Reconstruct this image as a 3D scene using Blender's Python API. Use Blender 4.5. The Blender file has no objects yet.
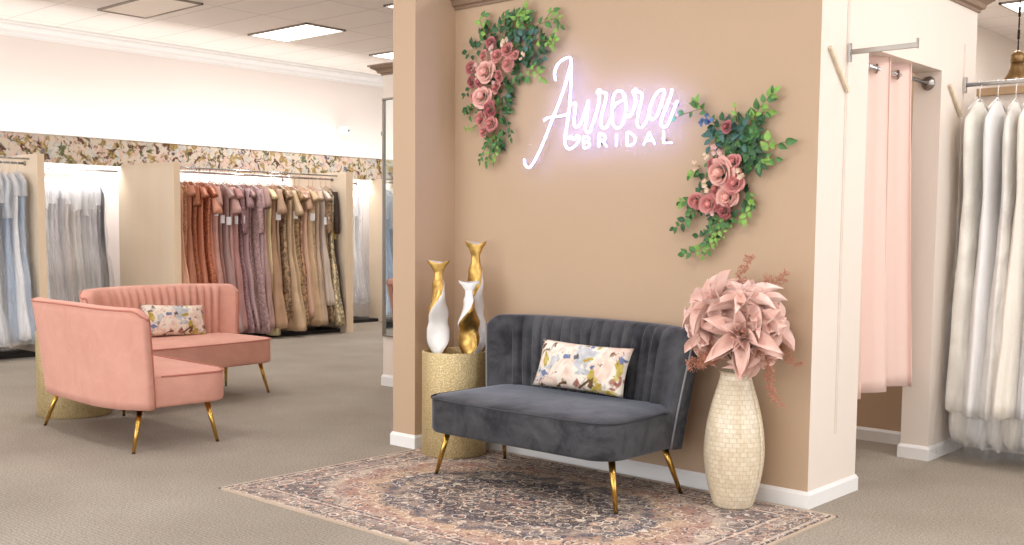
import bpy, bmesh, math, random
from mathutils import Vector, Matrix, noise
S = bpy.context.scene
COL = S.collection
PI = math.pi

# ------------------------------------------------------------------ camera
F_PX, YAW, PITCH, ROLL = 1073.99, 0.729826, -0.0772317, 0.008593
CX, CY = 512.0, 314.88
CAM = Vector((2.470, -5.036, 1.4))
fw = Vector((-math.sin(YAW)*math.cos(PITCH), math.cos(YAW)*math.cos(PITCH), math.sin(PITCH)))
rt0 = fw.cross(Vector((0, 0, 1))).normalized()
up0 = rt0.cross(fw)
rt = math.cos(ROLL)*rt0 + math.sin(ROLL)*up0
up = -math.sin(ROLL)*rt0 + math.cos(ROLL)*up0
cd = bpy.data.cameras.new('camera')
cam = bpy.data.objects.new('camera', cd)
COL.objects.link(cam)
cam.matrix_world = Matrix(((rt.x, up.x, -fw.x, CAM.x), (rt.y, up.y, -fw.y, CAM.y), (rt.z, up.z, -fw.z, CAM.z), (0, 0, 0, 1)))
cd.sensor_fit = 'HORIZONTAL'
cd.sensor_width = 36.0
cd.lens = F_PX/1024*36.0
cd.shift_y = (CY-272.5)/1024
cd.clip_start = 0.05
cd.clip_end = 200
S.camera = cam

def ray(x, y):
    return rt*((x-CX)/F_PX) + up*(-(y-CY)/F_PX) + fw
def at(x, y, Y):            # point of the plane Y = const
    d = ray(x, y)
    return CAM + d*((Y-CAM.y)/d.y)

# ------------------------------------------------------------------ light
S.view_settings.view_transform = 'Standard'
S.view_settings.look = 'None'
S.view_settings.gamma = 1.0
S.view_settings.use_curve_mapping = False
S.view_settings.exposure = -0.03
S.cycles.transparent_max_bounces = 40
w = bpy.data.worlds.new('world')
S.world = w
w.use_nodes = True
wn = w.node_tree.nodes
wn['Background'].inputs[0].default_value = (0.86, 0.93, 1.0, 1)
wn['Background'].inputs[1].default_value = 1.0

def area(name, loc, target, sx, sy, power, color):
    l = bpy.data.lights.new(name, 'AREA')
    l.shape = 'RECTANGLE'; l.size = sx; l.size_y = sy; l.energy = power; l.color = color
    o = bpy.data.objects.new(name, l)
    COL.objects.link(o)
    o.location = loc
    o.rotation_euler = (Vector(target)-Vector(loc)).to_track_quat('-Z', 'Y').to_euler()
    return o
# daylight through the shop front (right) and unseen rear windows, widened for more light
area('daylight_side', (7.3, 0.5, 1.9), (0, 0.5, 1.7), 10.0, 3.0, 230, (0.97, 0.985, 1.0))
area('daylight_rear_widened', (-2.2, -9.6, 1.9), (-2.2, 0, 1.8), 13.4, 3.0, 400, (0.97, 0.985, 1.0))

# ------------------------------------------------------------------ helpers
def lin(c):
    return tuple(((v/255)/12.92 if v/255 <= 0.04045 else ((v/255+0.055)/1.055)**2.4) for v in c)
def L4(c): return (*lin(c), 1)

def new_mat(name):
    m = bpy.data.materials.new(name); m.use_nodes = True
    nt = m.node_tree
    return m, nt, nt.nodes['Principled BSDF']
def N(nt, t, **kw):
    n = nt.nodes.new(t)
    for k, v in kw.items(): setattr(n, k, v)
    return n
def coords(nt, scale=(1, 1, 1), src='Object'):
    tc = N(nt, 'ShaderNodeTexCoord'); mp = N(nt, 'ShaderNodeMapping')
    mp.inputs['Scale'].default_value = scale
    nt.links.new(tc.outputs[src], mp.inputs[0])
    return mp.outputs[0]
def ramp(nt, fac, stops, interp='LINEAR'):
    r = N(nt, 'ShaderNodeValToRGB'); cr = r.color_ramp; cr.interpolation = interp
    while len(cr.elements) < len(stops): cr.elements.new(0.5)
    for e, (p, c) in zip(cr.elements, stops):
        e.position = p; e.color = L4(c)
    nt.links.new(fac, r.inputs[0])
    return r.outputs[0]
def noise_n(nt, vec, scale, detail=3, rough=0.5, dist=0.0):
    n = N(nt, 'ShaderNodeTexNoise')
    n.inputs['Scale'].default_value = scale; n.inputs['Detail'].default_value = detail
    n.inputs['Roughness'].default_value = rough; n.inputs['Distortion'].default_value = dist
    nt.links.new(vec, n.inputs['Vector'])
    return n
def bump(nt, b, h, strength=0.3, dist=0.01):
    n = N(nt, 'ShaderNodeBump'); n.inputs['Strength'].default_value = strength; n.inputs['Distance'].default_value = dist
    nt.links.new(h, n.inputs['Height']); nt.links.new(n.outputs[0], b.inputs['Normal'])
def mixc(nt, fac, a, b, mode='MIX'):
    m = N(nt, 'ShaderNodeMix', data_type='RGBA', blend_type=mode)
    for s, v in ((m.inputs[0], fac), (m.inputs[6], a), (m.inputs[7], b)):
        if isinstance(v, (int, float)): s.default_value = v
        elif isinstance(v, tuple): s.default_value = v
        else: nt.links.new(v, s)
    return m.outputs[2]

def plain(name, c, rough=0.6, metal=0.0, sheen=0.0, var=0.0, vscale=8, bscale=0, bstr=0.2, bdist=0.004, spec=None, trans=0.0, stretch=(1, 1, 1)):
    m, nt, b = new_mat(name)
    b.inputs['Base Color'].default_value = L4(c)
    b.inputs['Roughness'].default_value = rough
    b.inputs['Metallic'].default_value = metal
    if spec is not None: b.inputs['Specular IOR Level'].default_value = spec
    if sheen:
        b.inputs['Sheen Weight'].default_value = sheen; b.inputs['Sheen Roughness'].default_value = 0.4
        b.inputs['Sheen Tint'].default_value = L4(tuple(min(255, v+70) for v in c))
    v = coords(nt, stretch)
    if var:
        n = noise_n(nt, v, vscale, 4)
        lo = tuple(max(0, x*(1-var)) for x in c); hi = tuple(min(255, x*(1+var)) for x in c)
        nt.links.new(ramp(nt, n.outputs[0], [(0.3, lo), (0.7, hi)]), b.inputs['Base Color'])
    if bscale:
        n = noise_n(nt, v, bscale, 3)
        bump(nt, b, n.outputs[0], bstr, bdist)
    return m

class MB:
    """collects shapes; build() links them as one mesh object"""
    def __init__(s): s.v = []; s.f = []; s.uv = {}; s.sm = []
    def add(s, vs, fs, smooth=True):
        o = len(s.v); s.v += [Vector(p) for p in vs]
        for f in fs: s.f.append(tuple(i+o for i in f)); s.sm.append(smooth)
        return s
    def box(s, x0, x1, y0, y1, z0, z1, M=None):
        vs = [Vector((x, y, z)) for x in (x0, x1) for y in (y0, y1) for z in (z0, z1)]
        if M: vs = [M @ v for v in vs]
        return s.add(vs, [(0, 1, 3, 2), (4, 6, 7, 5), (0, 4, 5, 1), (2, 3, 7, 6), (0, 2, 6, 4), (1, 5, 7, 3)], False)
    def tube(s, pts, r, seg=8, caps=True):
        pts = [Vector(p) for p in pts]; n = len(pts)
        rs = r if isinstance(r, (list, tuple)) else [r]*n
        vs = []; nrm = None
        for i, p in enumerate(pts):
            t = (pts[min(i+1, n-1)]-pts[max(i-1, 0)])
            if t.length < 1e-9: t = Vector((0, 0, 1))
            t.normalize()
            if nrm is None:
                a = Vector((0, 0, 1)) if abs(t.z) < 0.9 else Vector((1, 0, 0))
                nrm = t.cross(a).normalized()
            else:
                nrm = (nrm - t*nrm.dot(t))
                nrm = nrm.normalized() if nrm.length > 1e-6 else t.orthogonal().normalized()
            b = t.cross(nrm)
            for k in range(seg):
                a = 2*PI*k/seg
                vs.append(p + (nrm*math.cos(a)+b*math.sin(a))*rs[i])
        fs = [(i*seg+k, i*seg+(k+1) % seg, (i+1)*seg+(k+1) % seg, (i+1)*seg+k) for i in range(n-1) for k in range(seg)]
        if caps: fs += [tuple(range(seg))[::-1], tuple((n-1)*seg+k for k in range(seg))]
        return s.add(vs, fs)
    def loft(s, rings, closed=True, cap0=True, cap1=True, smooth=True):
        n = len(rings[0]); vs = [p for r in rings for p in r]; fs = []
        for i in range(len(rings)-1):
            for k in range(n if closed else n-1):
                fs.append((i*n+k, i*n+(k+1) % n, (i+1)*n+(k+1) % n, (i+1)*n+k))
        if closed and cap0: fs.append(tuple(range(n))[::-1])
        if closed and cap1: fs.append(tuple((len(rings)-1)*n+k for k in range(n)))
        return s.add(vs, fs, smooth)
    def lathe(s, prof, c=(0, 0, 0), seg=32, M=None, cap0=True, cap1=True):
        rings = []
        for r, z in prof:
            ring = [Vector((r*math.cos(2*PI*k/seg), r*math.sin(2*PI*k/seg), z)) for k in range(seg)]
            if M: ring = [M @ p for p in ring]
            rings.append([p+Vector(c) for p in ring])
        return s.loft(rings, cap0=cap0, cap1=cap1)
    def ball(s, c, r, seg=8, rings=5, sq=(1, 1, 1)):
        c = Vector(c); rr = []
        for i in range(1, rings):
            a = PI*i/rings
            rr.append([c+Vector((r*math.sin(a)*math.cos(2*PI*k/seg)*sq[0], r*math.sin(a)*math.sin(2*PI*k/seg)*sq[1], r*math.cos(a)*sq[2])) for k in range(seg)])
        o = len(s.v)
        s.loft(rr)
        return s
    def grid(s, fn, nu, nv):
        vs = [fn(i/nu, j/nv) for j in range(nv+1) for i in range(nu+1)]
        fs = [(j*(nu+1)+i, j*(nu+1)+i+1, (j+1)*(nu+1)+i+1, (j+1)*(nu+1)+i) for j in range(nv) for i in range(nu)]
        return s.add(vs, fs)
    def prism(s, pts, y0, y1, smooth=False):          # outline in x,z extruded along y
        n = len(pts)
        vs = [(p[0], y0, p[1]) for p in pts]+[(p[0], y1, p[1]) for p in pts]
        fs = [tuple(range(n)), tuple(range(n, 2*n))[::-1]]+[(i, i+n, (i+1) % n+n, (i+1) % n) for i in range(n)]
        return s.add(vs, fs, smooth)
    def build(s, name, m, parent=None, bevel=0, solid=0, subsurf=0, xf=None):
        me = bpy.data.meshes.new(name)
        me.from_pydata([tuple(xf @ v) if xf else tuple(v) for v in s.v], [], s.f)
        me.polygons.foreach_set('use_smooth', s.sm)
        me.materials.append(m)
        bm = bmesh.new(); bm.from_mesh(me); bmesh.ops.recalc_face_normals(bm, faces=bm.faces); bm.to_mesh(me); bm.free()
        me.update()
        o = bpy.data.objects.new(name, me); COL.objects.link(o)
        if parent: o.parent = parent
        if solid:
            d = o.modifiers.new('solid', 'SOLIDIFY'); d.thickness = solid; d.offset = 0
        if bevel:
            d = o.modifiers.new('bevel', 'BEVEL'); d.width = bevel; d.segments = 2; d.limit_method = 'ANGLE'
        if subsurf:
            d = o.modifiers.new('sub', 'SUBSURF'); d.levels = subsurf; d.render_levels = subsurf
        return o

def thing(name, label, cat, loc=(0, 0, 0), rotz=0, group=None):
    o = bpy.data.objects.new(name, None); COL.objects.link(o)
    o.location = loc; o.rotation_euler = (0, 0, rotz); o.empty_display_size = 0.1
    return tag(o, label, cat, group)
def tag(o, label, cat, group=None):
    o['label'] = label; o['category'] = cat
    if group: o['group'] = group
    return o
def struct(name, mb, m, label=None, **kw):
    o = mb.build(name, m, **kw); o['kind'] = 'structure'
    if label: o['label'] = label; o['category'] = name.split('_')[0]
    return o
def smooth_path(pts, k=8):
    P = [Vector(p) for p in pts]; out = []
    for i in range(len(P)-1):
        p0 = P[max(i-1, 0)]; p1 = P[i]; p2 = P[i+1]; p3 = P[min(i+2, len(P)-1)]
        for j in range(k):
            t = j/k
            out.append(0.5*((2*p1)+(p2-p0)*t+(2*p0-5*p1+4*p2-p3)*t*t+(3*p1-p0-3*p2+p3)*t**3))
    out.append(P[-1])
    return out
def lerp_table(tab, t):
    for (a, va), (b, vb) in zip(tab, tab[1:]):
        if t <= b:
            u = (t-a)/(b-a); u = u*u*(3-2*u)
            return va+(vb-va)*u
    return tab[-1][1]

# ------------------------------------------------------------------ materials
def wall_mat(name, c):
    m, nt, b = new_mat(name)
    v = coords(nt)
    n = noise_n(nt, v, 1.3, 2); 
    nt.links.new(ramp(nt, n.outputs[0], [(0.2, tuple(x*0.985 for x in c)), (0.8, c)]), b.inputs['Base Color'])
    b.inputs['Roughness'].default_value = 0.7
    b.inputs['Specular IOR Level'].default_value = 0.25
    n2 = noise_n(nt, v, 160, 2); bump(nt, b, n2.outputs[0], 0.12, 0.002)
    return m
M_tan = wall_mat('tan_paint', (196, 169, 142))
M_cream = wall_mat('cream_paint', (233, 220, 208))
M_backw = wall_mat('blush_cream_paint', (238, 229, 223))
M_white = plain('white_trim_paint', (240, 238, 236), 0.4)
M_crown = plain('taupe_crown_paint', (142, 118, 98), 0.5)
M_panel = plain('maple_laminate', (228, 210, 186), 0.45, var=0.03, vscale=2, stretch=(1, 1, 0.15))
M_slat = plain('pale_wood', (222, 204, 178), 0.5, var=0.06, vscale=20)
M_chrome = plain('chrome', (200, 200, 202), 0.18, 1.0)
M_brushed = plain('brushed_steel', (160, 152, 145), 0.35, 1.0)
M_gold = plain('polished_gold', (204, 162, 84), 0.24, 1.0)
M_goldleaf = plain('gold_leaf', (196, 160, 92), 0.36, 1.0, var=0.08, vscale=30, bscale=60, bstr=0.2)
M_black = plain('black_board', (26, 24, 24), 0.6)
M_whitegloss = plain('white_enamel', (235, 233, 230), 0.2)
M_tag = plain('white_card', (245, 245, 245), 0.6)
M_brass = plain('aged_brass', (150, 122, 84), 0.35, 0.9)

def carpet():
    m, nt, b = new_mat('taupe_carpet')
    v = coords(nt)
    n1 = noise_n(nt, v, 95, 3, 0.7); n2 = noise_n(nt, v, 1.1, 3)
    c1 = ramp(nt, n1.outputs[0], [(0.3, (138, 129, 117)), (0.5, (174, 164, 151)), (0.72, (204, 195, 182))])
    c2 = ramp(nt, n2.outputs[0], [(0.3, (232, 230, 228)), (0.7, (255, 255, 255))])
    wv = N(nt, 'ShaderNodeTexWave', wave_type='BANDS', bands_direction='Y')
    wv.inputs['Scale'].default_value = 14; wv.inputs['Distortion'].default_value = 1.5; wv.inputs['Detail'].default_value = 2
    wv.inputs['Detail Scale'].default_value = 3
    nt.links.new(v, wv.inputs['Vector'])
    c3 = ramp(nt, wv.outputs['Fac'], [(0, (238, 238, 238)), (1, (255, 255, 255))])
    nt.links.new(mixc(nt, 1.0, mixc(nt, 1.0, c1, c2, 'MULTIPLY'), c3, 'MULTIPLY'), b.inputs['Base Color'])
    b.inputs['Roughness'].default_value = 0.95; b.inputs['Specular IOR Level'].default_value = 0.1
    bump(nt, b, n1.outputs[0], 0.6, 0.01)
    return m
def ceiling_mat():
    m, nt, b = new_mat('ceiling_tile')
    tc = N(nt, 'ShaderNodeTexCoord'); mp = N(nt, 'ShaderNodeMapping')
    mp.inputs['Location'].default_value = (9.45, -3.13, 0)
    nt.links.new(tc.outputs['Object'], mp.inputs[0])
    br = N(nt, 'ShaderNodeTexBrick'); br.offset = 0; br.squash = 1
    br.inputs['Scale'].default_value = 1.0; br.inputs['Brick Width'].default_value = 1.22; br.inputs['Row Height'].default_value = 0.61
    br.inputs['Mortar Size'].default_value = 0.010; br.inputs['Mortar Smooth'].default_value = 0.2
    br.inputs['Color1'].default_value = L4((249, 241, 235)); br.inputs['Color2'].default_value = L4((247, 239, 233))
    br.inputs['Mortar'].default_value = L4((222, 212, 203))
    nt.links.new(mp.outputs[0], br.inputs['Vector'])
    nt.links.new(br.outputs['Color'], b.inputs['Base Color'])
    b.inputs['Roughness'].default_value = 0.9
    n = noise_n(nt, mp.outputs[0], 60, 3); bump(nt, b, n.outputs[0], 0.3, 0.004)
    return m
def floral(name, base, scale, blobs, soft=0.035):
    """painterly flower print: layered blots over a pale ground"""
    m, nt, b = new_mat(name)
    v = coords(nt)
    cur = L4(base)
    for i, (c, c2, thr, sc) in enumerate(blobs):
        mp = N(nt, 'ShaderNodeMapping'); mp.inputs['Location'].default_value = (3.7*i+1.3, 1.9*i, 5.1*i)
        nt.links.new(v, mp.inputs[0])
        n = noise_n(nt, mp.outputs[0], scale*sc, 2.5, 0.55, 0.8)
        n2 = noise_n(nt, mp.outputs[0], scale*sc*3, 2, 0.5)
        col = ramp(nt, n2.outputs[0], [(0.38, c), (0.62, c2)])
        k = N(nt, 'ShaderNodeMapRange'); k.inputs['From Min'].default_value = thr; k.inputs['From Max'].default_value = thr+soft
        nt.links.new(n.outputs[0], k.inputs['Value'])
        cur = mixc(nt, k.outputs[0], cur, col)
    nt.links.new(cur, b.inputs['Base Color'])
    b.inputs['Roughness'].default_value = 0.8
    return m
M_carpet = carpet(); M_ceil = ceiling_mat()
M_border = floral('floral_border_print', (224, 210, 192), 6.0, [
    ((232, 208, 194), (216, 184, 168), .50, .8), ((222, 218, 208), (196, 194, 188), .52, 1.1), ((190, 164, 104), (150, 126, 74), .54, 1.4),
    ((112, 80, 56), (88, 64, 50), .575, 1.7), ((120, 128, 84), (90, 96, 60), .60, 1.5), ((96, 108, 136), (130, 140, 160), .65, 1.6), ((150, 100, 90), (120, 70, 66), .66, 1.7)], 0.06)
M_cush = floral('floral_cushion_print', (238, 228, 214), 8.0, [
    ((240, 222, 206), (226, 196, 180), .50, .7), ((206, 206, 206), (180, 182, 190), .57, .9), ((206, 190, 110), (178, 150, 60), .60, 1.0),
    ((176, 128, 110), (150, 92, 84), .61, 1.1), ((120, 84, 50), (90, 70, 40), .60, 1.3), ((96, 110, 150), (120, 130, 166), .63, 1.2), ((110, 112, 74), (90, 80, 60), .65, 1.4)])

def velvet(name, c, c2, cr, sheen=0.6):
    m, nt, b = new_mat(name)
    v = coords(nt)
    n = noise_n(nt, v, 5.5, 5, 0.65, 0.6)
    nt.links.new(ramp(nt, n.outputs[0], [(0.33, c), (0.66, c2)]), b.inputs['Base Color'])
    b.inputs['Roughness'].default_value = 0.75; b.inputs['Specular IOR Level'].default_value = 0.2
    b.inputs['Sheen Weight'].default_value = sheen; b.inputs['Sheen Roughness'].default_value = 0.35
    b.inputs['Sheen Tint'].default_value = L4(cr)
    n2 = noise_n(nt, v, 200, 2); bump(nt, b, n2.outputs[0], 0.15, 0.002)
    return m
M_grey = velvet('charcoal_velvet', (42, 43, 48), (84, 84, 87), (190, 195, 210), 0.6)
M_pink = velvet('blush_velvet', (214, 157, 140), (224, 168, 151), (250, 210, 196), 0.25)
M_greypipe_lit = plain('lit_grey_piping', (128, 128, 130), 0.5)  # back piping: lit tone of the grey put into the colour
M_greypipe_dark = plain('charcoal_piping', (52, 54, 60), 0.6)
M_pinkpipe = plain('blush_piping', (190, 116, 100), 0.6)

def hammered():
    m, nt, b = new_mat('hammered_gold')
    v = coords(nt)
    vo = N(nt, 'ShaderNodeTexVoronoi', feature='DISTANCE_TO_EDGE'); vo.inputs['Scale'].default_value = 75
    nt.links.new(v, vo.inputs['Vector'])
    k = N(nt, 'ShaderNodeMapRange'); k.inputs['From Max'].default_value = 0.25
    nt.links.new(vo.outputs['Distance'], k.inputs['Value'])
    nt.links.new(ramp(nt, k.outputs[0], [(0, (190, 168, 120)), (1, (226, 206, 160))]), b.inputs['Base Color'])
    b.inputs['Metallic'].default_value = 0.6; b.inputs['Roughness'].default_value = 0.42
    bump(nt, b, k.outputs[0], 0.5, 0.004)
    return m
M_hammer = hammered()

def rug_mat():
    m, nt, b = new_mat('faded_oriental_rug')
    tc = N(nt, 'ShaderNodeTexCoord'); sep = N(nt, 'ShaderNodeSeparateXYZ')
    nt.links.new(tc.outputs['Object'], sep.inputs[0])
    def math_(op, a, b_=None, c=None):
        n = N(nt, 'ShaderNodeMath', operation=op)
        for i, q in enumerate((a, b_, c)):
            if q is None: continue
            if isinstance(q, (int, float)): n.inputs[i].default_value = q
            else: nt.links.new(q, n.inputs[i])
        return n.outputs[0]
    ax = math_('ABSOLUTE', sep.outputs[0]); ay = math_('ABSOLUTE', sep.outputs[1])
    cmb = N(nt, 'ShaderNodeCombineXYZ'); nt.links.new(ax, cmb.inputs[0]); nt.links.new(ay, cmb.inputs[1])
    sv = cmb.outputs[0]                                   # mirrored coordinates: the pattern is symmetric
    nz = noise_n(nt, sv, 5, 3, 0.6); nf = noise_n(nt, tc.outputs['Object'], 60, 3, 0.7)
    # medallion distance
    r = math_('SQRT', math_('ADD', math_('POWER', math_('DIVIDE', ax, 1.25), 2.0), math_('POWER', math_('DIVIDE', ay, 0.84), 2.0)))
    r = math_('ADD', r, math_('MULTIPLY', math_('SUBTRACT', nz.outputs[0], 0.5), 0.35))
    med = ramp(nt, r, [(0.0, (140, 84, 66)), (0.10, (60, 58, 72)), (0.22, (112, 92, 86)), (0.34, (78, 62, 62)), (0.46, (70, 66, 82)), (0.56, (156, 128, 104)), (0.62, (72, 76, 100)), (0.70, (192, 142, 84)),
                       (0.80, (160, 98, 74)), (0.90, (188, 160, 134)), (1.0, (110, 96, 98))], 'LINEAR')
    # border distance
    bx = math_('MAXIMUM', math_('SUBTRACT', ax, 1.35-0.0), math_('SUBTRACT', ay, 0.91-0.0))
    bx = math_('ADD', bx, 0.22)                            # 0 at inner border edge, 0.36 at rim
    bordc = ramp(nt, math_('MULTIPLY', bx, 4.4), [(0.0, (90, 84, 96)), (0.06, (196, 170, 144)), (0.14, (130, 84, 72)), (0.2, (150, 128, 118)), (0.5, (124, 104, 98)), (0.72, (190, 166, 144)), (0.82, (84, 72, 76)), (0.9, (192, 168, 148)), (0.97, (178, 150, 128))], 'CONSTANT')
    isb = math_('GREATER_THAN', bx, 0.0)
    base = mixc(nt, isb, med, bordc)
    # mid-size motifs: scrolling rosettes and vines
    for sc, lo, hi, c, amt in ((7, .30, .36, (206, 150, 86), 0.8), (7, .12, .2, (72, 74, 92), 0.9), (10, .38, .44, (226, 206, 180), 0.85), (13, .10, .22, (170, 92, 68), 0.85), (16, .34, .42, (66, 62, 74), 0.8), (22, .30, .38, (222, 200, 172), 0.7), (30, .14, .26, (84, 74, 80), 0.6), (38, .30, .42, (196, 150, 104), 0.45)):
        mp = N(nt, 'ShaderNodeMapping'); mp.inputs['Location'].default_value = (sc*.37, sc*.11, 0); nt.links.new(sv, mp.inputs[0])
        ds = noise_n(nt, mp.outputs[0], sc*.6, 2)
        ad = N(nt, 'ShaderNodeVectorMath', operation='MULTIPLY_ADD'); nt.links.new(ds.outputs['Color'], ad.inputs[0]); ad.inputs[1].default_value = (.9/sc, .9/sc, 0); nt.links.new(mp.outputs[0], ad.inputs[2])
        vo = N(nt, 'ShaderNodeTexVoronoi', feature='F1'); vo.inputs['Scale'].default_value = sc; vo.inputs['Randomness'].default_value = .6; nt.links.new(ad.outputs[0], vo.inputs['Vector'])
        k = math_('MULTIPLY', math_('MULTIPLY', math_('GREATER_THAN', vo.outputs['Distance'], lo), math_('LESS_THAN', vo.outputs['Distance'], hi)), amt)
        base = mixc(nt, k, base, L4(c))
    wear = ramp(nt, nf.outputs[0], [(0.38, (0, 0, 0)), (0.66, (92, 92, 92))])
    base = mixc(nt, wear, base, L4((196, 182, 170)))
    hs = N(nt, 'ShaderNodeHueSaturation'); hs.inputs['Saturation'].default_value = 0.66; hs.inputs['Value'].default_value = 1.1; nt.links.new(base, hs.inputs['Color']); base = hs.outputs[0]
    nt.links.new(base, b.inputs['Base Color'])
    b.inputs['Roughness'].default_value = 0.95; b.inputs['Specular IOR Level'].default_value = 0.1
    bump(nt, b, nf.outputs[0], 0.4, 0.004)
    return m
M_rug = rug_mat()

def capiz():
    m, nt, b = new_mat('capiz_shell_mosaic')
    uv = N(nt, 'ShaderNodeUVMap')
    br = N(nt, 'ShaderNodeTexBrick'); br.offset = 0.5
    br.inputs['Scale'].default_value = 1.0; br.inputs['Brick Width'].default_value = 1/26; br.inputs['Row Height'].default_value = 1/30
    br.inputs['Mortar Size'].default_value = 0.0022; br.inputs['Mortar Smooth'].default_value = 0.3; br.inputs['Bias'].default_value = 0
    br.inputs['Color1'].default_value = L4((236, 222, 196)); br.inputs['Color2'].default_value = L4((222, 203, 172)); br.inputs['Mortar'].default_value = L4((204, 184, 150))
    nt.links.new(uv.outputs[0], br.inputs['Vector'])
    n = noise_n(nt, coords(nt), 40, 3)
    nt.links.new(mixc(nt, 0.25, br.outputs['Color'], ramp(nt, n.outputs[0], [(0.3, (200, 178, 140)), (0.7, (250, 242, 226))])), b.inputs['Base Color'])
    b.inputs['Roughness'].default_value = 0.3
    b.inputs['Coat Weight'].default_value = 0.4; b.inputs['Coat Roughness'].default_value = 0.15
    inv = N(nt, 'ShaderNodeMath', operation='SUBTRACT'); inv.inputs[0].default_value = 1; nt.links.new(br.outputs['Fac'], inv.inputs[1])
    bump(nt, b, inv.outputs[0], 0.6, 0.003)
    return m
M_capiz = capiz()

def plastic(name, tint, opac, gloss=0.25):
    m = bpy.data.materials.new(name); m.use_nodes = True; nt = m.node_tree
    nt.nodes.clear()
    out = N(nt, 'ShaderNodeOutputMaterial')
    tr = N(nt, 'ShaderNodeBsdfTransparent'); tr.inputs[0].default_value = (1, 1, 1, 1)
    gl = N(nt, 'ShaderNodeBsdfGlossy'); gl.inputs['Roughness'].default_value = 0.12
    df = N(nt, 'ShaderNodeBsdfDiffuse'); df.inputs[0].default_value = L4(tint)
    v = coords(nt, (1, 1, 0.35))
    n = noise_n(nt, v, 26, 4, 0.6, 1.2)
    bp = N(nt, 'ShaderNodeBump'); bp.inputs['Strength'].default_value = 0.9; bp.inputs['Distance'].default_value = 0.03
    nt.links.new(n.outputs[0], bp.inputs['Height'])
    nt.links.new(bp.outputs[0], gl.inputs['Normal'])
    m1 = N(nt, 'ShaderNodeMixShader'); m1.inputs[0].default_value = opac
    nt.links.new(tr.outputs[0], m1.inputs[1]); nt.links.new(df.outputs[0], m1.inputs[2])
    m2 = N(nt, 'ShaderNodeMixShader')
    k = N(nt, 'ShaderNodeMapRange'); k.inputs['From Min'].default_value = 0.35; k.inputs['From Max'].default_value = 0.75
    k.inputs['To Min'].default_value = gloss*0.3; k.inputs['To Max'].default_value = gloss*1.4
    nt.links.new(n.outputs[0], k.inputs['Value']); nt.links.new(k.outputs[0], m2.inputs[0])
    nt.links.new(m1.outputs[0], m2.inputs[1]); nt.links.new(gl.outputs[0], m2.inputs[2])
    nt.links.new(m2.outputs[0], out.inputs[0])
    return m
M_bag = plastic('clear_garment_plastic', (248, 250, 252), 0.06, 0.10)
M_bag_clear = plastic('clear_bridal_plastic', (250, 250, 252), 0.02, 0.07)
M_bag_soft = plastic('hazy_garment_plastic', (245, 246, 250), 0.16, 0.10)
M_acryl = plastic('clear_acrylic', (240, 240, 252), 0.0, 0.015)

def emit(name, c, s):
    m = bpy.data.materials.new(name); m.use_nodes = True; nt = m.node_tree; nt.nodes.clear()
    out = N(nt, 'ShaderNodeOutputMaterial'); e = N(nt, 'ShaderNodeEmission')
    e.inputs[0].default_value = (*c, 1); e.inputs[1].default_value = s
    nt.links.new(e.outputs[0], out.inputs[0])
    return m
M_neon = emit('white_neon', (0.32, 0.38, 1.0), 20.0)
M_neon_side = plain('neon_tube_housing', (225, 222, 240), 0.4)
M_diff = emit('lit_diffuser', (1.0, 0.96, 0.9), 5.0)
M_cove = emit('cove_tube', (1.0, 0.95, 0.9), 7.0)

# ------------------------------------------------------------------ the setting
H_C = 3.9
struct('floor', MB().box(-11.3, 6.7, -9.2, 13, -0.12, 0), M_carpet)
struct('ceiling', MB().box(-11.3, 6.7, -9.2, 13, H_C, H_C+0.12), M_ceil)
struct('wall_back', MB().box(-11.2, -11, -9.2, 13, 0, H_C), M_backw)
struct('wall_far', MB().box(-11.2, 6.7, 12.8, 13, 0, H_C), M_backw)
mb = MB()                                        # shop front to the right, out of the picture
mb.box(6.5, 6.7, -9.2, 13, 0, 0.35).box(6.5, 6.7, -9.2, 13, 3.45, H_C)
for y0, y1 in ((-9.2, -4.6), (5.6, 13)): mb.box(6.5, 6.7, y0, y1, 0.35, 3.45)
struct('wall_right', mb, M_cream)
mb = MB()
mb.box(-11.2, 6.5, -9.2, -9.0, 0, 0.35).box(-11.2, 6.5, -9.2, -9.0, 3.45, H_C)
for x0, x1 in ((-11.2, -9.0), (4.6, 6.5)): mb.box(x0, x1, -9.2, -9.0, 0.35, 3.45)
struct('wall_front', mb, M_cream)
for i, (ax_, a0, a1) in enumerate((('y', -4.6, 5.6), ('x', -9.0, 4.6))):  # rear window stretched leftwards to brighten ceiling and loveseat
    mb = MB(); n = 5
    for k in range(n+1):
        t = a0+(a1-a0)*k/n
        if ax_ == 'y': mb.box(6.56, 6.64, t-0.03, t+0.03, 0.35, 3.45)
        else: mb.box(t-0.03, t+0.03, -9.14, -9.06, 0.35, 3.45)
    for z in (0.35, 3.40):
        if ax_ == 'y': mb.box(6.56, 6.64, a0, a1, z, z+0.05)
        else: mb.box(a0, a1, -9.14, -9.06, z, z+0.05)
    struct('window_%d' % (i+1), mb, M_white)

TOP = 2.94
# accent wall, full-height column on its left, fitting room walls
struct('wall_center', MB().box(-2.549, 0, 0, 0.17, 0, TOP), M_tan)
struct('wall_column', MB().box(-2.757, -2.549, -0.355, 0.9, 0, H_C), M_tan)
# wall with the fitting room doorway
mb = MB()
mb.box(-0.17, 0, 0.17, 0.562, 0, TOP).box(-0.17, 0, 1.612, 2.189, 0, TOP).box(-0.17, 0, 0.562, 1.612, 2.395, TOP)
mb.box(-0.001, 0.001, 0.0005, 0.17, 0, TOP)
struct('wall_inner', mb, M_cream)
struct('wall_fitting', MB().box(-2.549, -0.17, 2.0, 2.189, 0, TOP), M_tan)
struct('wall_side', MB().box(-2.3, -2.1, 2.189, 12.8, 0, H_C), M_cream)
struct('wall_pier', MB().box(-4.85, -4.2, 1.40, 2.3, 0, 2.84), M_cream)

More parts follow.
